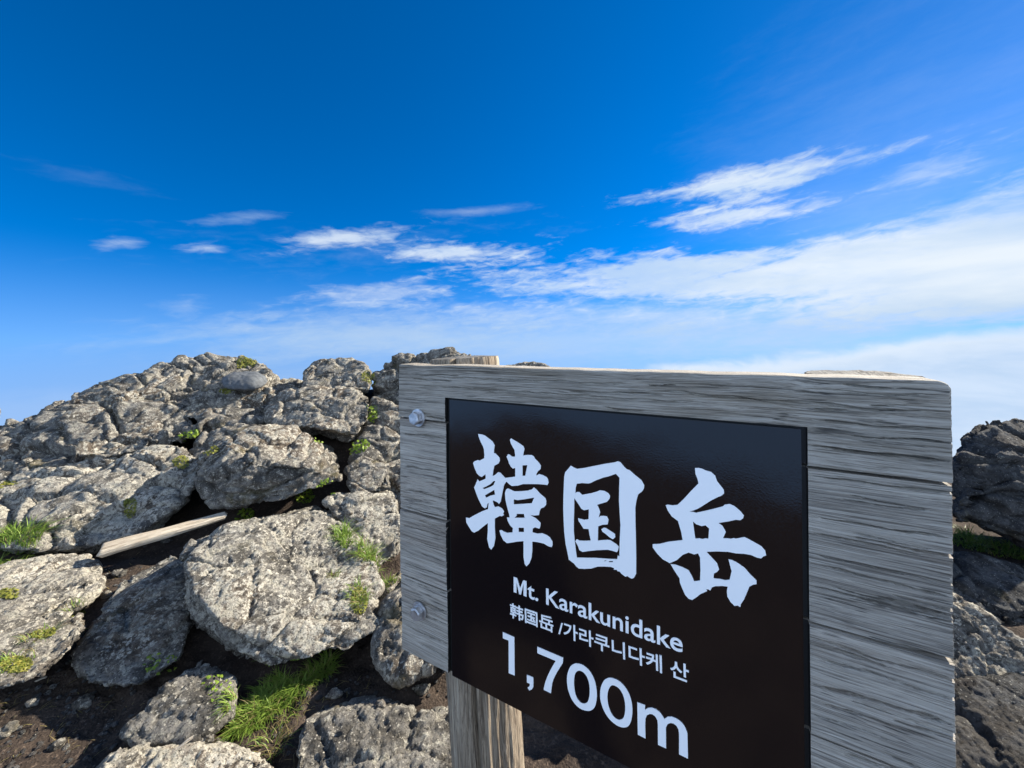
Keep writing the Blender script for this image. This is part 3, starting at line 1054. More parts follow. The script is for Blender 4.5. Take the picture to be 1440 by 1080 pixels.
R1 = lambda p: zr(650, 600, 13.5, p)
R2 = lambda p: zr(700, 610, 13.5, p)
R3 = lambda p: zr(645, 680, 9.0, p)
R4 = lambda p: zr(700, 680, 9.0, p)
R5 = lambda p: zr(785, 640, 10.8, p)
R6 = lambda p: zr(785, 720, 10.8, p)
R7 = lambda p: zr(910, 650, 9.0, p)
R8 = lambda p: zr(935, 740, 9.0, p)

char_han = [
    R1([(300, 140), (375, 150), (430, 172), (520, 240), (575, 285), (612, 355), (603, 430), (598, 500), (630, 512), (675, 555), (708, 600), (712, 650), (685, 700),
        (605, 745), (585, 850), (572, 940), (625, 915), (680, 865), (720, 875), (770, 930), (818, 975)])
    + R2([(330, 815), (330, 650), (285, 660), (250, 630), (215, 570), (185, 480), (165, 435), (195, 390), (220, 395), (265, 435), (330, 435), (318, 310), (280, 250),
          (245, 180), (228, 110), (250, 88), (310, 125), (370, 160), (440, 205), (485, 240), (503, 285), (490, 345), (478, 412), (560, 405), (640, 405), (680, 430),
          (710, 480), (770, 540), (815, 605), (810, 670), (760, 715), (728, 770), (735, 795), (785, 765), (860, 790), (930, 830), (950, 870), (962, 930), (940, 975),
          (880, 965), (750, 955), (600, 955), (480, 955), (380, 985), (270, 993), (230, 970), (165, 910), (148, 925), (130, 950), (105, 1010)])
    + R3([(570, 20), (555, 100), (545, 150), (530, 230), (510, 258), (485, 235), (440, 215), (428, 218), (440, 270), (455, 300), (500, 290), (545, 315), (572, 355),
          (560, 385), (572, 400), (545, 415), (520, 410), (455, 445), (455, 560), (462, 690), (445, 790), (412, 838), (385, 810), (360, 700), (368, 600), (368, 500),
          (310, 545), (250, 595), (195, 622), (165, 605), (120, 535), (95, 490), (92, 430), (130, 440), (200, 400), (300, 350), (370, 325), (380, 240), (362, 260),
          (355, 300), (330, 315), (295, 290), (250, 200), (215, 110), (195, 50), (213, 12)])
    + R1([(290, 1000), (320, 1040), (400, 1010), (445, 985), (440, 900), (400, 935), (370, 955), (330, 940), (275, 885), (235, 790), (205, 690), (230, 660), (290, 635),
          (330, 645), (415, 600), (420, 540), (410, 430), (390, 370), (340, 270), (310, 190)]),
    [(678, 686.5), (681, 688), (690, 684.5), (694, 682), (696.5, 676.5), (694, 676.3), (690, 680.5), (684, 684)],
    R3([(330, 150), (450, 80), (460, 140), (400, 155), (345, 180)]),
    R2([(468, 600), (560, 595), (540, 700), (520, 800), (465, 800)]),
    R4([(125, 62), (165, 80), (210, 100), (300, 98), (380, 90), (430, 75), (455, 50), (490, 80), (540, 135), (600, 185), (612, 220), (610, 270), (585, 300), (545, 315),
        (528, 350), (520, 400), (460, 405), (410, 400), (440, 420), (480, 440), (520, 480), (540, 500), (535, 550), (525, 572), (470, 555), (440, 570), (437, 620),
        (500, 635), (560, 630), (620, 655), (660, 685), (690, 740), (692, 780), (680, 805), (640, 795), (580, 760), (500, 742), (435, 735), (435, 850), (425, 940),
        (400, 1010), (362, 1050), (340, 1020), (325, 930), (325, 730), (250, 735), (160, 750), (115, 755), (70, 720), (35, 650), (20, 595), (45, 590), (75, 610),
        (120, 625), (185, 620), (190, 565), (155, 530), (125, 475), (115, 430), (150, 432), (140, 380), (115, 290), (95, 200), (90, 120), (105, 75)]),
    R4([(200, 200), (250, 210), (330, 200), (460, 178), (430, 250), (330, 258), (200, 265)]),
    R4([(235, 385), (330, 385), (340, 435), (210, 435), (240, 405)]),
    R4([(262, 560), (330, 560), (330, 615), (262, 615)]),
]
char_koku = [
    R5([(190, 160), (235, 190), (285, 210), (400, 195), (500, 175), (700, 135), (860, 110), (905, 95), (945, 110), (1000, 180), (1040, 215), (1090, 235), (1160, 300),
        (1260, 380), (1305, 460), (1300, 510), (1270, 555), (1210, 600), (1185, 700), (1170, 800), (1172, 1000)])
    + R6([(1178, 400), (1180, 500), (1183, 700), (1182, 940), (1150, 1000), (1120, 1015), (1085, 1000), (1050, 975), (1020, 985), (960, 940), (930, 905), (900, 900),
          (890, 880), (840, 875), (850, 855), (800, 835), (700, 830), (600, 830), (500, 860), (400, 865), (310, 860), (270, 825), (240, 785), (160, 725), (140, 620),
          (110, 480), (90, 300), (82, 150)])
    + R5([(75, 800), (78, 600), (85, 450), (90, 330), (105, 260), (150, 210)]),
    R5([(280, 435), (370, 425), (450, 432), (490, 425), (570, 385), (690, 340), (760, 325), (875, 285), (930, 345), (925, 500), (922, 700), (940, 1000)])
    + R6([(945, 200), (935, 400), (930, 540), (928, 680), (905, 660), (895, 720), (740, 712), (580, 700), (280, 695), (270, 620), (250, 450), (235, 300), (235, 150)])
    + R5([(240, 850), (243, 655), (290, 720), (350, 815), (390, 838), (465, 825), (460, 975), (400, 985), (300, 960)])
    + R6([(310, 140), (385, 255), (460, 260), (475, 350), (495, 435), (400, 440), (320, 435), (280, 415), (258, 445), (300, 520), (320, 580), (370, 608), (450, 595),
          (600, 580), (750, 575), (820, 590), (890, 612), (905, 590), (920, 530), (880, 490), (790, 430), (740, 425), (600, 435), (605, 220), (670, 195), (750, 190),
          (762, 120), (740, 70), (690, 60), (640, 62)])
    + R5([(612, 950), (635, 870), (625, 830), (590, 755), (740, 710), (780, 660), (785, 620), (760, 580), (700, 545), (630, 535), (590, 555), (500, 580), (360, 605),
          (320, 565), (290, 560), (258, 575), (262, 500)]),
    R6([(655, 265), (690, 240), (720, 245), (800, 295), (860, 335), (865, 385), (830, 415), (790, 395), (720, 335), (670, 300)]),
    R6([(690, 745), (725, 735), (735, 742), (700, 755)]),
    R6([(765, 748), (830, 745), (828, 765), (770, 765)]),
]
char_dake = [
    R7([(605, 75), (650, 72), (700, 85), (740, 105), (810, 125), (860, 170), (885, 240), (940, 310), (970, 350), (975, 395), (940, 425), (900, 440), (800, 490), (700, 555),
        (640, 590), (590, 610), (530, 625), (580, 630), (620, 642), (720, 620), (850, 590), (960, 560), (980, 540), (1045, 530), (1110, 560), (1180, 620), (1225, 675),
        (1215, 710), (1180, 735), (1120, 730), (1030, 750), (900, 770), (950, 805), (985, 860), (995, 885), (960, 965)])
    + R8([(800, 155), (835, 162), (870, 152), (900, 160), (975, 145), (1010, 140), (1060, 165), (1150, 215), (1220, 255), (1270, 310), (1282, 370), (1245, 385), (1220, 408),
          (1170, 400), (1090, 365), (1000, 350), (900, 345), (800, 325), (660, 320), (525, 325), (590, 395), (660, 470), (685, 550), (660, 580), (620, 600), (615, 662),
          (700, 670), (760, 685), (820, 680), (845, 570), (825, 500), (805, 420), (850, 430), (920, 465), (1010, 530), (1080, 610), (1160, 690), (1160, 735), (1120, 740),
          (1070, 765), (1030, 860), (1000, 930), (960, 990), (955, 1025), (920, 1005), (880, 1010), (830, 960), (790, 890), (785, 820), (795, 765), (720, 758), (640, 760),
          (595, 775), (575, 815), (545, 800), (520, 798), (535, 822), (450, 860), (400, 900), (345, 935), (300, 920), (255, 870), (220, 790), (190, 715), (185, 660),
          (130, 580), (72, 482), (140, 490), (220, 520), (300, 560), (340, 630), (370, 700), (445, 690), (450, 560), (445, 400), (420, 345), (370, 358), (300, 335),
          (230, 360), (150, 430), (60, 470)])
    + [(940, 791), (932, 786.7), (924.4, 779), (917.8, 770), (917.8, 765.5), (927.8, 765), (940, 762)]
    + R7([(450, 988), (430, 880), (390, 745), (310, 685), (260, 610), (235, 545), (260, 538), (320, 548), (385, 540), (460, 470), (560, 360), (650, 270), (640, 220), (612, 150)]),
    R7([(580, 750), (620, 785), (690, 810), (740, 800), (785, 840), (775, 970), (740, 965), (700, 975), (660, 965), (610, 970), (595, 870)]),
]
LW = PW - 0.0006      # lettering stands 0.6 mm proud of the plate


def curve_glyph(name, loops):
    cu = bpy.data.curves.new('tmp', 'CURVE')
    cu.dimensions = '2D'
    cu.fill_mode = 'BOTH'
    cu.extrude = 0.0004
    for lp in loops:
        s = cu.splines.new('POLY')
        s.points.add(len(lp) - 1)
        for p, (x, y) in zip(s.points, lp):
            a, b2 = uv(x, y)
            p.co = (a, -b2, 0, 1)
        s.use_cyclic_u = True
    return finish_text(name, cu, Matrix.Identity(4))


def finish_text(name, cu, mat):
    t = bpy.data.objects.new('tmp', cu)
    COL.objects.link(t)
    dg = bpy.context.evaluated_depsgraph_get()
    dg.update()
    me = bpy.data.meshes.new_from_object(t.evaluated_get(dg))
    bpy.data.objects.remove(t)
    me.transform(mat)
    # from the drawing plane (x right, y up, z towards the reader) into sign space
    me.transform(Matrix(((1, 0, 0, O0.x), (0, 0, -1, O0.y + LW), (0, 1, 0, O0.z), (0, 0, 0, 1))))
    o = link(name, me, M['white'], plate)
    return o


curve_glyph('brush_character', char_han)
curve_glyph('brush_character', char_koku)
curve_glyph('brush_character', char_dake)


def text_line(body, p_left, p_right, capv, bold):
    """a line of lettering between two baseline points; capv = height of its capitals in metres"""
    a, b2 = uv(*p_left), uv(*p_right)
    cu = bpy.data.curves.new('tmp', 'FONT')
    cu.body = body
    cu.size = 1.0
    cu.extrude = 0.0004
    cu.fill_mode = 'BOTH'
    cu.resolution_u = 6
    cu.offset = bold
    cu.extrude = 0.012
    t = bpy.data.objects.new('tmp', cu)
    COL.objects.link(t)
    dg = bpy.context.evaluated_depsgraph_get()
    dg.update()
    me = bpy.data.meshes.new_from_object(t.evaluated_get(dg))
    bpy.data.objects.remove(t)
    bpy.data.curves.remove(cu)
    co = get_co(me)
    x0, x1 = co[:, 0].min(), co[:, 0].max()
    sx = (b2[0] - a[0]) / (x1 - x0)
    sy = capv / 0.73
    ang = math.atan2(-(b2[1] - a[1]), b2[0] - a[0])
    mt = Matrix.Translation((a[0], -a[1], 0)) @ Matrix.Rotation(ang, 4, 'Z') @ Matrix.Diagonal((sx, sy, 0.035, 1)) @ Matrix.Translation((-x0, 0, 0))
    me.transform(mt)
    me.transform(Matrix(((1, 0, 0, O0.x), (0, 0, -1, O0.y + LW), (0, 1, 0, O0.z), (0, 0, 0, 1))))
    return link('lettering', me, M['white'], plate)


def vgap(top, bot):
    return uv(*bot)[1] - uv(*top)[1]


R9 = lambda p: zr(700, 880, 9.82, p)
RA = lambda p: zr(785, 920, 9.391, p)
RB = lambda p: zr(885, 975, 10.8, p)
RC = lambda p: zr(715, 800, 16.0, p)


def rnd(p):
    """closed smooth outline through the points"""
    n_ = len(p)
    out = []
    for k in range(n_):
        p0, p1, p2, p3 = [np.array(p[(k + q_) % n_]) for q_ in (-1, 0, 1, 2)]
        for t in (0, .25, .5, .75):
            out.append(tuple(0.5 * ((2 * p1) + (p2 - p0) * t + (2 * p0 - 5 * p1 + 4 * p2 - p3) * t * t + (3 * p1 - p0 - 3 * p2 + p3) * t ** 3)))
    return out


curve_glyph('numeral', [R9([(68, 90), (225, 160), (232, 690), (150, 655), (148, 205), (70, 175)])])
curve_glyph('comma', [R9([(400, 680), (488, 718), (490, 800), (487, 850), (470, 880), (435, 895), (410, 855), (430, 845), (440, 830), (442, 803), (402, 785)])])
curve_glyph('numeral', [R9([(545, 292), (900, 445), (897, 515), (850, 590), (820, 638), (790, 695), (766, 745), (750, 800), (740, 870), (733, 935), (632, 885), (643, 825),
                            (660, 765), (683, 705), (710, 645), (733, 600), (760, 552), (800, 487), (545, 380)])])
curve_glyph('numeral', [rnd(RA([(240, 125), (310, 140), (380, 190), (440, 265), (485, 370), (508, 500), (505, 600), (485, 690), (440, 740), (385, 750), (310, 730), (240, 680),
                            (175, 590), (130, 470), (115, 360), (120, 270), (150, 180), (190, 140)])),
                        rnd(RA([(275, 218), (330, 240), (375, 295), (405, 380), (415, 480), (408, 570), (385, 635), (345, 655), (300, 645), (250, 590), (220, 510), (207, 400),
                            (212, 300), (235, 240)]))])
curve_glyph('numeral', [rnd(RA([(690, 315), (760, 335), (830, 380), (890, 450), (940, 540), (970, 650), (978, 760), (965, 870), (930, 945), (870, 970), (800, 955), (730, 910),
                            (660, 840), (600, 740), (560, 620), (553, 520), (565, 430), (600, 355), (640, 325)])),
                        rnd(RA([(725, 412), (780, 435), (830, 490), (865, 570), (882, 660), (882, 760), (862, 840), (820, 870), (770, 860), (720, 815), (680, 740), (655, 650),
                            (648, 560), (660, 480), (690, 425)]))])
curve_glyph('letter', [RB([(120, 140), (238, 185), (235, 255), (280, 228), (340, 222), (400, 245), (460, 290), (505, 350), (530, 395), (580, 362), (640, 358), (710, 385),
                           (755, 415), (790, 445), (825, 488), (850, 530), (870, 580), (882, 620), (890, 995), (755, 930), (755, 620), (745, 550), (715, 495), (670, 460),
                           (625, 452), (580, 470), (555, 520), (555, 640), (558, 840), (435, 785), (432, 470), (425, 410), (395, 355), (350, 320), (310, 315), (265, 335),
                           (243, 390), (240, 500), (245, 690), (128, 630)])])
curve_glyph('letter', [RC([(115, 183), (190, 210), (260, 435), (330, 257), (403, 282), (404, 632), (338, 605), (338, 335), (280, 583), (238, 570), (180, 305), (180, 547), (116, 525)])])
text_line('t. Karakunidake', (741.6, 840.2), (960, 918.2), vgap((722.2, 812), (722.2, 834.3)), 0.010)
text_line('韩国岳 /가라쿠니다케 산', (717.3, 866), (969, 959), vgap((722, 850), (722, 868.5)) * 0.86, 0.012)

# bolts with washers
def bolt(px, py, rot):
    u, v = uv(px, py)
    bm = bmesh.new()
    bmesh.ops.create_cone(bm, cap_ends=True, segments=6, radius1=0.0125, radius2=0.0125, depth=0.011)
    top = [f for f in bm.faces if f.normal.z > 0.9]
    bmesh.ops.inset_region(bm, faces=top, thickness=0.0018, depth=0.0009)
    bmesh.ops.bevel(bm, geom=[e for e in bm.edges], offset=0.0007, segments=2, affect='EDGES')
    bmesh.ops.transform(bm, matrix=Matrix.Rotation(rot, 4, 'Z'), verts=bm.verts)
    bmesh.ops.transform(bm, matrix=Matrix.Translation(sp(u, v, -0.0095)) @ Matrix.Rotation(R(90), 4, 'X'), verts=bm.verts)
    b_ = link('bolt', bm_mesh('bolt', bm), M['steel'], sign)
    bm = bmesh.new()
    bmesh.ops.create_cone(bm, cap_ends=True, segments=40, radius1=0.0168, radius2=0.0168, depth=0.0034)
    bmesh.ops.bevel(bm, geom=[e for e in bm.edges if abs((e.verts[0].co - e.verts[1].co).z) < 1e-6], offset=0.0008, segments=2, affect='EDGES')
    bmesh.ops.transform(bm, matrix=Matrix.Translation(sp(u, v, -0.0022)) @ Matrix.Rotation(R(90), 4, 'X'), verts=bm.verts)
    me = bm_mesh('washer', bm)
    set_smooth(me)
    try:
        me.set_sharp_from_angle(angle=R(40))
    except Exception:
        pass
    link('washer', me, M['steel'], b_)


bolt(589, 587, 0.2)
bolt(591, 858, 0.9)


# log posts behind the board
def post(pxt, pyt, pxb, pyb, rad, seed):
    def on_plane(px, py):
        o_ = Vector((0, 0, CAMZ))
        d = pt(px, py, 1.0) - o_
        t = ((P0 + EN * (TH + rad * 1.03)) - o_).dot(EN) / d.dot(EN)
        return o_ + d * t
    a, b_ = on_plane(pxt, pyt), on_plane(pxb, pyb)
    ax = (a - b_).normalized()
    gzv = ground_z(np.array([b_.x]), np.array([b_.y]))[0] - 0.12
    b_ = b_ + ax * ((gzv - b_.z) / ax.z)
    a, b_ = INV @ a, INV @ b_
    L = (a - b_).length
    na, nh = 160, 130
    th = np.linspace(0, 2 * math.pi, na, endpoint=False)
    hh = np.linspace(0, L, nh)
    T, H = [q_.ravel() for q_ in np.meshgrid(th, hh)]
    p3 = np.stack([np.cos(T) * 2.0 * 3, np.sin(T) * 2.0 * 3, H * 2.4], 1)
    p4 = np.stack([np.cos(T) * 9, np.sin(T) * 9, H * 2.0], 1)
    r = rad * (1 - 0.02 * H / L) + 0.004 * fbm(p3 * 0.4 + seed, 2) + 0.0034 * fbm(p4 + seed, 4, 0.6)
    for t0, dp in ((math.radians(262), .016), (math.radians(228), .012), (math.radians(300), .006), (math.radians(20), .01), (math.radians(120), .012)):
        dT = (T - t0 + 0.12 * perlin(np.stack([H * 5, H * 0 + t0, H * 0 + seed], 1)) + math.pi) % (2 * math.pi) - math.pi
        r -= 1.3 * dp * np.exp(-(dT / 0.05) ** 2)
    r *= np.where(H > L - 0.006, 1 - (H - L + 0.006) * 4, 1)
    V = np.stack([np.cos(T) * r, np.sin(T) * r, H], 1)
    idx = np.arange(na * nh).reshape(nh, na)
    f = np.stack([idx[:-1].ravel(), np.roll(idx[:-1], -1, 1).ravel(), np.roll(idx[1:], -1, 1).ravel(), idx[1:].ravel()], 1).tolist()
    # cut end with a few rings
    prev = idx[-1]
    allv = [V]
    nb_ = len(V)
    for s in (0.8, 0.55, 0.3, 0.1):
        ring = V[idx[-1]].copy()
        ring[:, :2] *= s
        ring[:, 2] += 0.003 * perlin(np.stack([ring[:, 0] * 60, ring[:, 1] * 60, ring[:, 0] * 0 + s], 1)) + (1 - s) * 0.004
        ids = np.arange(nb_, nb_ + na)
        f += np.stack([prev, np.roll(prev, -1), np.roll(ids, -1), ids], 1).tolist()
        allv.append(ring)
        prev = ids
        nb_ += na
    f.append(prev.tolist())
    nside = (nh - 1) * na
    me = mesh_from('post', np.concatenate(allv), f)
    set_smooth(me)
    try:
        me.set_sharp_from_angle(angle=R(50))
    except Exception:
        pass
    o = link('post', me, M['post'], sign)
    me.materials.append(M['post_end'])
    me.polygons.foreach_set('material_index', [0] * nside + [1] * (len(me.polygons) - nside))
    zax = (a - b_).normalized()
    o.matrix_local = Matrix.Translation(b_) @ zax.to_track_quat('Z', 'Y').to_matrix().to_4x4()
    return o


post(654, 503, 683, 1000, 0.075, 1.0)
post(1208, 526, 1208, 1000, 0.060, 4.0)

# ------------------------------------------------------------------ fallen timber
a, b_ = pt(143, 774, 2.10), pt(318, 724, 2.40)
L = (b_ - a).length
nl = 90
bm = bmesh.new()
prof = [(-.040, -.016), (-.044, .002), (-.039, .014), (-.012, .018), (.014, .018), (.036, .014), (.043, .002), (.038, -.016), (.0, -.020)]
rings = []
for i in range(nl + 1):
    x = i / nl * L
    ring = []
    for j, (y, z) in enumerate(prof):
        s = 1.0 + 0.10 * math.sin(x * 4 + 1) - (0.12 if i in (0, nl) else 0)
        pz = perlin(np.array([[x * 5, j * 1.3, 0.5]]))[0]
        py_ = perlin(np.array([[x * 4, j * 1.3, 7.5]]))[0]
        xo = x + (0.03 * perlin(np.array([[j * 1.7, 3.3, i * 0.01]]))[0] if i in (0, nl) else 0)
        tp = 1.0 - 0.30 * i / nl
        ring.append(bm.verts.new((xo, y * s * tp + 0.006 * py_, z * s * tp + 0.006 * pz)))
    rings.append(ring)
for i in range(nl):
    for j in range(len(prof)):
        k = (j + 1) % len(prof)
        bm.faces.new((rings[i][j], rings[i][k], rings[i + 1][k], rings[i + 1][j]))
bm.faces.new(rings[0])
bm.faces.new(rings[-1])
bmesh.ops.recalc_face_normals(bm, faces=bm.faces)
me = bm_mesh('timber', bm)
set_smooth(me)
try:
    me.set_sharp_from_angle(angle=R(35))
except Exception:
    pass
tb = link('timber', me, M['timber'])
xa = (b_ - a).normalized()
ya = Vector((0, 0, 1)).cross(xa).normalized()
za = xa.cross(ya)
# its flat side leans towards the path
rot = Matrix(((xa.x, ya.x, za.x), (xa.y, ya.y, za.y), (xa.z, ya.z, za.z))).to_4x4()
tb.matrix_world = Matrix.Translation(a) @ rot @ Matrix.Rotation(R(14), 4, 'X')
tag(tb, 'bleached split timber lying aslant between the pale ramp and the big boulder', 'timber')

bpy.context.view_layer.update()
DG = bpy.context.evaluated_depsgraph_get()


def hit(px, py):
    o_ = Vector((0, 0, CAMZ))
    d = (pt(px, py, 1.0) - o_).normalized()
    ok, loc, nor, _, ob, _ = S.ray_cast(DG, o_, d)
    return (loc, nor, ob) if ok else (None, None, None)


def drop(x, y, ztop):
    ok, loc, nor, _, ob, _ = S.ray_cast(DG, Vector((x, y, ztop)), Vector((0, 0, -1)))
    return (loc, nor) if ok else (None, None)


def blade(V, F, root, dirn, h, w, bend, rng):
    """one grass blade: a bent tapering strip"""
    side = Vector((-dirn.y, dirn.x, 0)).normalized()
    side = (side + Vector((0, 0, rng.uniform(-.3, .3)))).normalized()
    i0 = len(V)
    segs = 4
    for s in range(segs + 1):
        t = s / segs
        p = root + Vector((0, 0, 1)) * (h * (t - 0.45 * bend * t * t)) + dirn * (h * bend * 0.85 * t * t)
        ww = w * (1 - t) ** 0.7 + 0.0002
        V.append(p - side * ww)
        V.append(p + side * ww)
    for s in range(segs):
        k = i0 + 2 * s
        F.append((k, k + 1, k + 3, k + 2))


def tuft(label, spots, h, w, seed, bend=(0.5, 1.45), dry=0.0, group='tufts of grass among the rocks', lean=None):
    """spots: [(px, py, radius in m, blades)] where the tuft grows"""
    rng = random.Random(seed)
    V, F, D = [], [], []
    base = None
    for px, py, rad, nb in spots:
        c_, nn, ob = hit(px, py)
        if c_ is None:
            continue
        base = base or c_.copy()
        for _ in range(nb):
            r = rad * math.sqrt(rng.random())
            t = rng.uniform(0, 2 * math.pi)
            x, y = c_.x + r * math.cos(t), c_.y + r * math.sin(t)
            loc, _n = drop(x, y, c_.z + 0.10)
            if loc is None or abs(loc.z - c_.z) > 0.14:
                continue
            ang = t + rng.gauss(0, 0.9)
            d = Vector((math.cos(ang), math.sin(ang), 0))
            if lean is not None:
                d = (d + Vector(lean)).normalized()
            nf = len(F)
            blade(V, F, loc - Vector((0, 0, .004)), d, h * rng.uniform(0.45, 1.15), w * rng.uniform(0.7, 1.3), rng.uniform(*bend), rng)
            D += [1 if rng.random() < dry else 0] * (len(F) - nf)
    if not V:
        print('EMPTY', label)
        return None
    me = mesh_from('grass_tuft', V, F)
    me.materials.append(M['grass'])
    me.materials.append(M['dry'])
    me.polygons.foreach_set('material_index', D)
    set_smooth(me)
    o = link('grass_tuft', me)
    rebase(o, base)
    tag(o, label, 'grass', group)
    return o


def leaves(name, label, cat, spots, size, seed, mat, group=None, rise=1.0, aspect=0.55):
    """a plant of many small leaves held just off what it grows on"""
    rng = random.Random(seed)
    V, F = [], []
    base = None
    for px, py, rpx, rpy, nl_ in spots:
        for _ in range(nl_):
            r = math.sqrt(rng.random())
            t = rng.uniform(0, 2 * math.pi)
            loc, nor, ob = hit(px + rpx * r * math.cos(t), py + rpy * r * math.sin(t))
            if loc is None or ob.name.startswith(('plank', 'post', 'name_plate', 'brush', 'letter')):
                continue
            if nor.z < -0.35:
                continue
            base = base or loc.copy()
            if (loc - base).length > 0.12:
                continue
            s = size * rng.uniform(0.55, 1.25)
            up = (nor + Vector((rng.gauss(0, .5), rng.gauss(0, .5), 0.6 + rng.gauss(0, .3)))).normalized()
            fwd = up.orthogonal().normalized()
            fwd.rotate(Matrix.Rotation(rng.uniform(0, 6.28), 3, up))
            side = up.cross(fwd)
            c_ = loc + (nor * 0.7 + Vector((0, 0, .6))).normalized() * (rng.random() ** 1.5 * size * 2.2 * rise * (1 - 0.6 * r))
            i0 = len(V)
            V += [c_ - fwd * s, c_ - fwd * s * .2 + side * s * aspect + up * s * .12, c_ + fwd * s + up * -s * .2, c_ - fwd * s * .2 - side * s * aspect + up * s * .12,
                  c_ + fwd * s * .45 + side * s * aspect * .8, c_ + fwd * s * .45 - side * s * aspect * .8]
            F += [(i0, i0 + 1, i0 + 3), (i0 + 1, i0 + 4, i0 + 5, i0 + 3), (i0 + 4, i0 + 2, i0 + 5)]
    if not V:
        print('EMPTY', label)
        return None
    o = link(name, mesh_from(name, V, F), M[mat])
    rebase(o, base)
    tag(o, label, cat, group)
    return o


# grass: one call for every clump
GT = 'tufts of grass among the rocks'
for label, spots, h, w, sd, dry, lean in [
    ('largest bright green grass tuft, growing under the front of the big boulder',
     [(450, 950, .05, 420), (418, 965, .06, 520), (385, 985, .07, 620), (358, 1005, .055, 440), (340, 1022, .045, 280)], 0.060, 0.0019, 1, 0.12, (-.35, -.25, 0)),
    ('thick grass tuft at the left edge of the photo above the pale slab', [(-20, 772, .13, 420), (14, 770, .12, 520), (40, 776, .07, 220)], 0.11, 0.0026, 2, 0.08, None),
    ('small upright yellow-green tuft on top of the low broken rock', [(482, 752, .045, 130), (487, 764, .03, 60)], 0.085, 0.0022, 3, 0.05, None),
    ('bushy tuft hanging between the low broken rock and the sign', [(520, 785, .06, 170), (530, 800, .04, 90), (512, 772, .03, 50)], 0.085, 0.0022, 4, 0.15, None),
    ('shaded grass between the dark boulder and the rocks right of the sign', [(1360, 765, .10, 200), (1400, 775, .12, 260), (1440, 780, .12, 200), (1365, 755, .06, 100)], 0.08, 0.0024, 5, 0.1, None),
    ('thin straggling grass on the soil between the jagged rock and the low sunlit rock', [(385, 1050, .05, 90)], 0.05, 0.0013, 6, 0.5, None),
    ('short dry grass at the foot of the largest tuft, on its right', [(408, 1003, .05, 70)], 0.05, 0.0013, 7, 0.5, None),
    ('wispy grass in the crack at the right flank of the big boulder', [(503, 832, .04, 70), (508, 848, .03, 50)], 0.055, 0.0015, 8, 0.3, None),
    ('wispy tuft in a pocket on the lit face of the big boulder', [(468, 812, .025, 45)], 0.04, 0.0013, 9, 0.3, None),
    ('wispy tuft between the big boulder and the lower left of the sign', [(546, 822, .04, 70)], 0.06, 0.0015, 10, 0.2, None),
    ('sparse short grass low on the mossy layered rock, nearest the left edge', [(20, 932, .05, 80)], 0.045, 0.0013, 11, 0.4, None),
    ('sparse short grass in the middle of the mossy layered rock', [(56, 896, .05, 90)], 0.045, 0.0013, 12, 0.4, None),
    ('sparse short grass at the upper end of the mossy layered rock', [(104, 860, .03, 50)], 0.045, 0.0013, 13, 0.4, None),
]:
    tuft(label, spots, h, w, sd, dry=dry, lean=lean, group=GT)
GP = 'small leafy plants in the rock cracks'
for label, spot, size, rise in [
    ('bright leafy plant in a crack of the knobbly rock', (268, 614, 15, 9, 150), 0.016, 1.4),
    ('leafy plant filling the dark cleft below the round boulder', (496, 624, 24, 15, 190), 0.016, 1.4),
    ('leafy plant growing straight up at the right end of the round boulder', (523, 580, 8, 14, 110), 0.014, 1.4),
    ('leafy plant at the lower right edge of the blocky boulder', (428, 697, 14, 11, 150), 0.012, 1.3),
    ('leafy plant between the blocky boulder and the small sunlit rock', (461, 686, 16, 11, 130), 0.012, 1.3),
    ('shaded leafy plant under the right end of the timber', (340, 724, 18, 9, 120), 0.012, 1.2),
    ('small dark leafy plant under the left of the round boulder', (450, 618, 10, 8, 60), 0.012, 1.2),
    ('dark leafy plant in shade on the leaning slab', (225, 935, 26, 16, 45), 0.008, 1.1),
    ('dark leafy plant in shade left of the largest grass tuft', (305, 968, 20, 20, 45), 0.008, 1.1),
]:
    leaves('leafy_plant', label, 'plant', [spot], size, len(label), 'leaf', GP, rise)
GM = 'patches of moss on the rocks'
for label, spot, size in [
    ('golden moss on the crest beside the smooth flat stone', (355, 512, 22, 15, 950), 0.012),
    ('ochre moss below the bright leafy plant on the knobbly rock', (255, 650, 12, 9, 240), 0.008),
    ('ochre moss on the right shoulder of the knobbly rock', (290, 632, 18, 8, 220), 0.008),
    ('green-brown moss in a hollow of the pale ramp above the timber', (183, 712, 9, 17, 280), 0.008),
    ('olive moss in the hollow right of the cap rock', (518, 534, 11, 13, 360), 0.010),
    ('moss cushion under the smooth flat stone on the crest', (328, 550, 20, 5, 280), 0.009),
    ('mossy strip in the middle of the lower layered rock by the path', (58, 886, 20, 12, 360), 0.006),
    ('mossy strip at the near end of the lower layered rock', (22, 934, 24, 12, 320), 0.006),
    ('mossy strip at the far end of the lower layered rock', (105, 861, 15, 9, 230), 0.006),
    ('dry brown moss at the left edge of the photo beside the long slope', (12, 684, 18, 8, 220), 0.008),
    ('dry brown moss on the pale slab at the left edge', (12, 835, 16, 8, 180), 0.007),
    ('yellowish moss in the crack of the big boulder flank', (505, 845, 12, 20, 280), 0.006),
]:
    leaves('moss_patch', label, 'moss', [spot], size, len(label) + 7, 'moss', GM, 0.7)


# ------------------------------------------------------------------ loose stones, grit, wood chips
def pebble_mesh(seed, sub=2):
    bm = bmesh.new()
    bmesh.ops.create_icosphere(bm, subdivisions=sub, radius=1)
    me = bm_mesh('pebble', bm)
    co = get_co(me)
    co = co * (1 + 0.55 * fbm(co * 0.9 + seed * 3.3, 3))[:, None] * np.array([1, .8, .6])
    set_co(me, co)
    return me


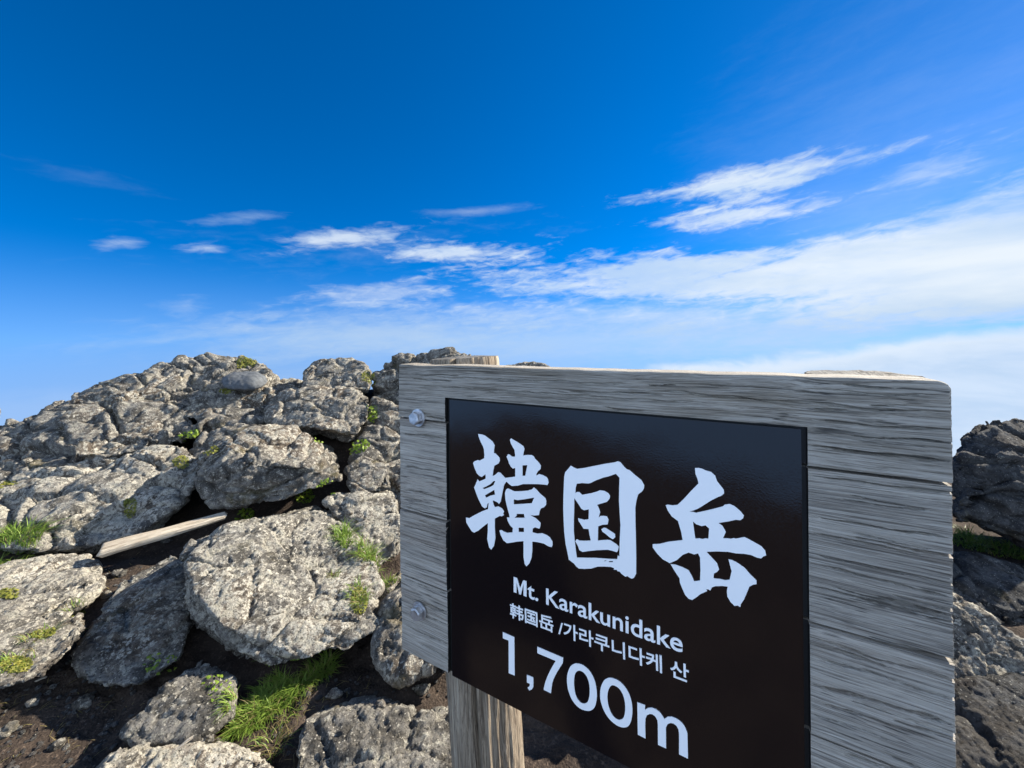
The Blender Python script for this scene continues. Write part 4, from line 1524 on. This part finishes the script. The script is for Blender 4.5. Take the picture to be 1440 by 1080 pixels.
V, F = [], []
rng = random.Random(5)
src = [pebble_mesh(s, 1) for s in range(5)]
srcd = [(get_co(m_), [tuple(p.vertices) for p in m_.polygons]) for m_ in src]
for cx_, cy_, rx, ry, cnt in ((60, 1020, 130, 70, 520), (120, 960, 60, 60, 120), (380, 1020, 50, 40, 130), (470, 975, 60, 25, 110), (590, 960, 50, 30, 90), (170, 820, 30, 40, 90), (240, 760, 60, 14, 60)):
    for _ in range(cnt):
        loc, nor, ob = hit(cx_ + rng.uniform(-rx, rx), cy_ + rng.uniform(-ry, ry))
        if loc is None or ob.name != 'ground':
            continue
        co, fs = rng.choice(srcd)
        s = 0.0018 + 0.013 * rng.random() ** 6
        Rm = np.array(Matrix.Rotation(rng.uniform(0, 6.28), 3, 'Z'))
        i0 = len(V)
        V += (co @ Rm.T * s + np.array(loc)).tolist()
        F += [tuple(i0 + k for k in f_) for f_ in fs]
gm = mesh_from('gravel', V, F)
gm.materials.append(M['rock_dark'])
gr = link('gravel', gm)
tag(gr, 'fine gravel and grit scattered on the dark soil', 'gravel', kind='stuff')

V, F = [], []
for cx_, cy_, rx, ry, cnt in ((70, 1010, 130, 60, 90), (380, 1030, 60, 40, 60), (170, 810, 30, 40, 25), (470, 975, 50, 20, 30)):
    for _ in range(cnt):
        loc, nor, ob = hit(cx_ + rng.uniform(-rx, rx), cy_ + rng.uniform(-ry, ry))
        if loc is None or ob.name != 'ground':
            continue
        t = rng.uniform(0, 6.28)
        ln_ = rng.uniform(.012, .05)
        dv = Vector((math.cos(t), math.sin(t), rng.uniform(-.15, .2))) * ln_
        sd_ = Vector((-math.sin(t), math.cos(t), 0)) * rng.uniform(.0006, .0013)
        p0 = loc + Vector((0, 0, .003))
        md = p0 + dv * .5 + Vector((0, 0, rng.uniform(0, .006)))
        i0 = len(V)
        V += [p0 - sd_, p0 + sd_, md + sd_, md - sd_, p0 + dv]
        F += [(i0, i0 + 1, i0 + 2, i0 + 3), (i0 + 3, i0 + 2, i0 + 4)]
st = link('dry_straw', mesh_from('dry_straw', V, F), M['dry'])
tag(st, 'bits of dry straw strewn on the dark soil', 'straw', kind='stuff')

for i, (px, py, s, lab) in enumerate([(10, 1030, .030, 'fist-sized dull stone on the path soil at the lower left edge'),
                                      (150, 838, .022, 'small stone on the soil left of the leaning slab'),
                                      (535, 992, .016, 'little grey stone on the jagged rock left of the post'),
                                      (492, 722, .020, 'small stone lodged on the low broken rock'),
                                      (168, 808, .030, 'flat angular stone by the upper end of the leaning slab'),
                                      (232, 762, .026, 'small stone in the shade directly under the timber'),
                                      (118, 990, .030, 'angular stone in the dark shadow left of the low dark rock'),
                                      (45, 990, .018, 'chip of rock on the soil below the mossy layered rock'),
                                      (470, 978, .024, 'small stone between the largest grass tuft and the jagged rock'),
                                      (592, 972, .028, 'stone in the dark hollow just left of the sign post'),
                                      (80, 1050, .020, 'small stone on the open soil nearest the bottom left corner'),
                                      (290, 1040, .022, 'stone wedged between the low dark rock and the low sunlit rock')]):
    loc, nor, ob = hit(px, py)
    if loc is None:
        continue
    me = pebble_mesh(20 + i, 4 if s > .02 else 3)
    co = get_co(me) * s
    co = co + get_no(me) * (s * 0.08 * fbm(co / s * 4, 3))[:, None]
    set_co(me, co)
    set_smooth(me)
    o = link('stone', me, M['rock'])
    o.location = loc + Vector((0, 0, s * 0.25))
    tag(o, lab, 'stone', 'loose stones')

for i, (px, py, ln, rz, lab) in enumerate([(97, 912, .05, -0.7, 'reddish wood splinter on the lower layered rock by the path'),
                                           (258, 1048, .045, 0.7, 'pale wood chip on the long low rock at the bottom edge'),
                                           (55, 957, .05, 0.1, 'straw-coloured twig on the soil below the layered rock')]):
    loc, nor, ob = hit(px, py)
    if loc is None:
        continue
    bm = bmesh.new()
    bmesh.ops.create_cube(bm, size=1)
    bmesh.ops.scale(bm, vec=(ln, ln * 0.2, ln * 0.1), verts=bm.verts)
    bmesh.ops.subdivide_edges(bm, edges=[e for e in bm.edges if abs(e.verts[0].co.x - e.verts[1].co.x) > ln * .5], cuts=4)
    for v in bm.verts:
        v.co.z += 0.15 * ln * math.sin(v.co.x / ln * 3)
        v.co.y *= 1 - 0.7 * abs(v.co.x / ln)
    o = link('wood_chip', bm_mesh('wood_chip', bm), M['timber'])
    o.location = loc + Vector((0, 0, ln * 0.08))
    o.rotation_euler = (0, 0, rz)
    tag(o, lab, 'wood chip', 'loose bits of wood')
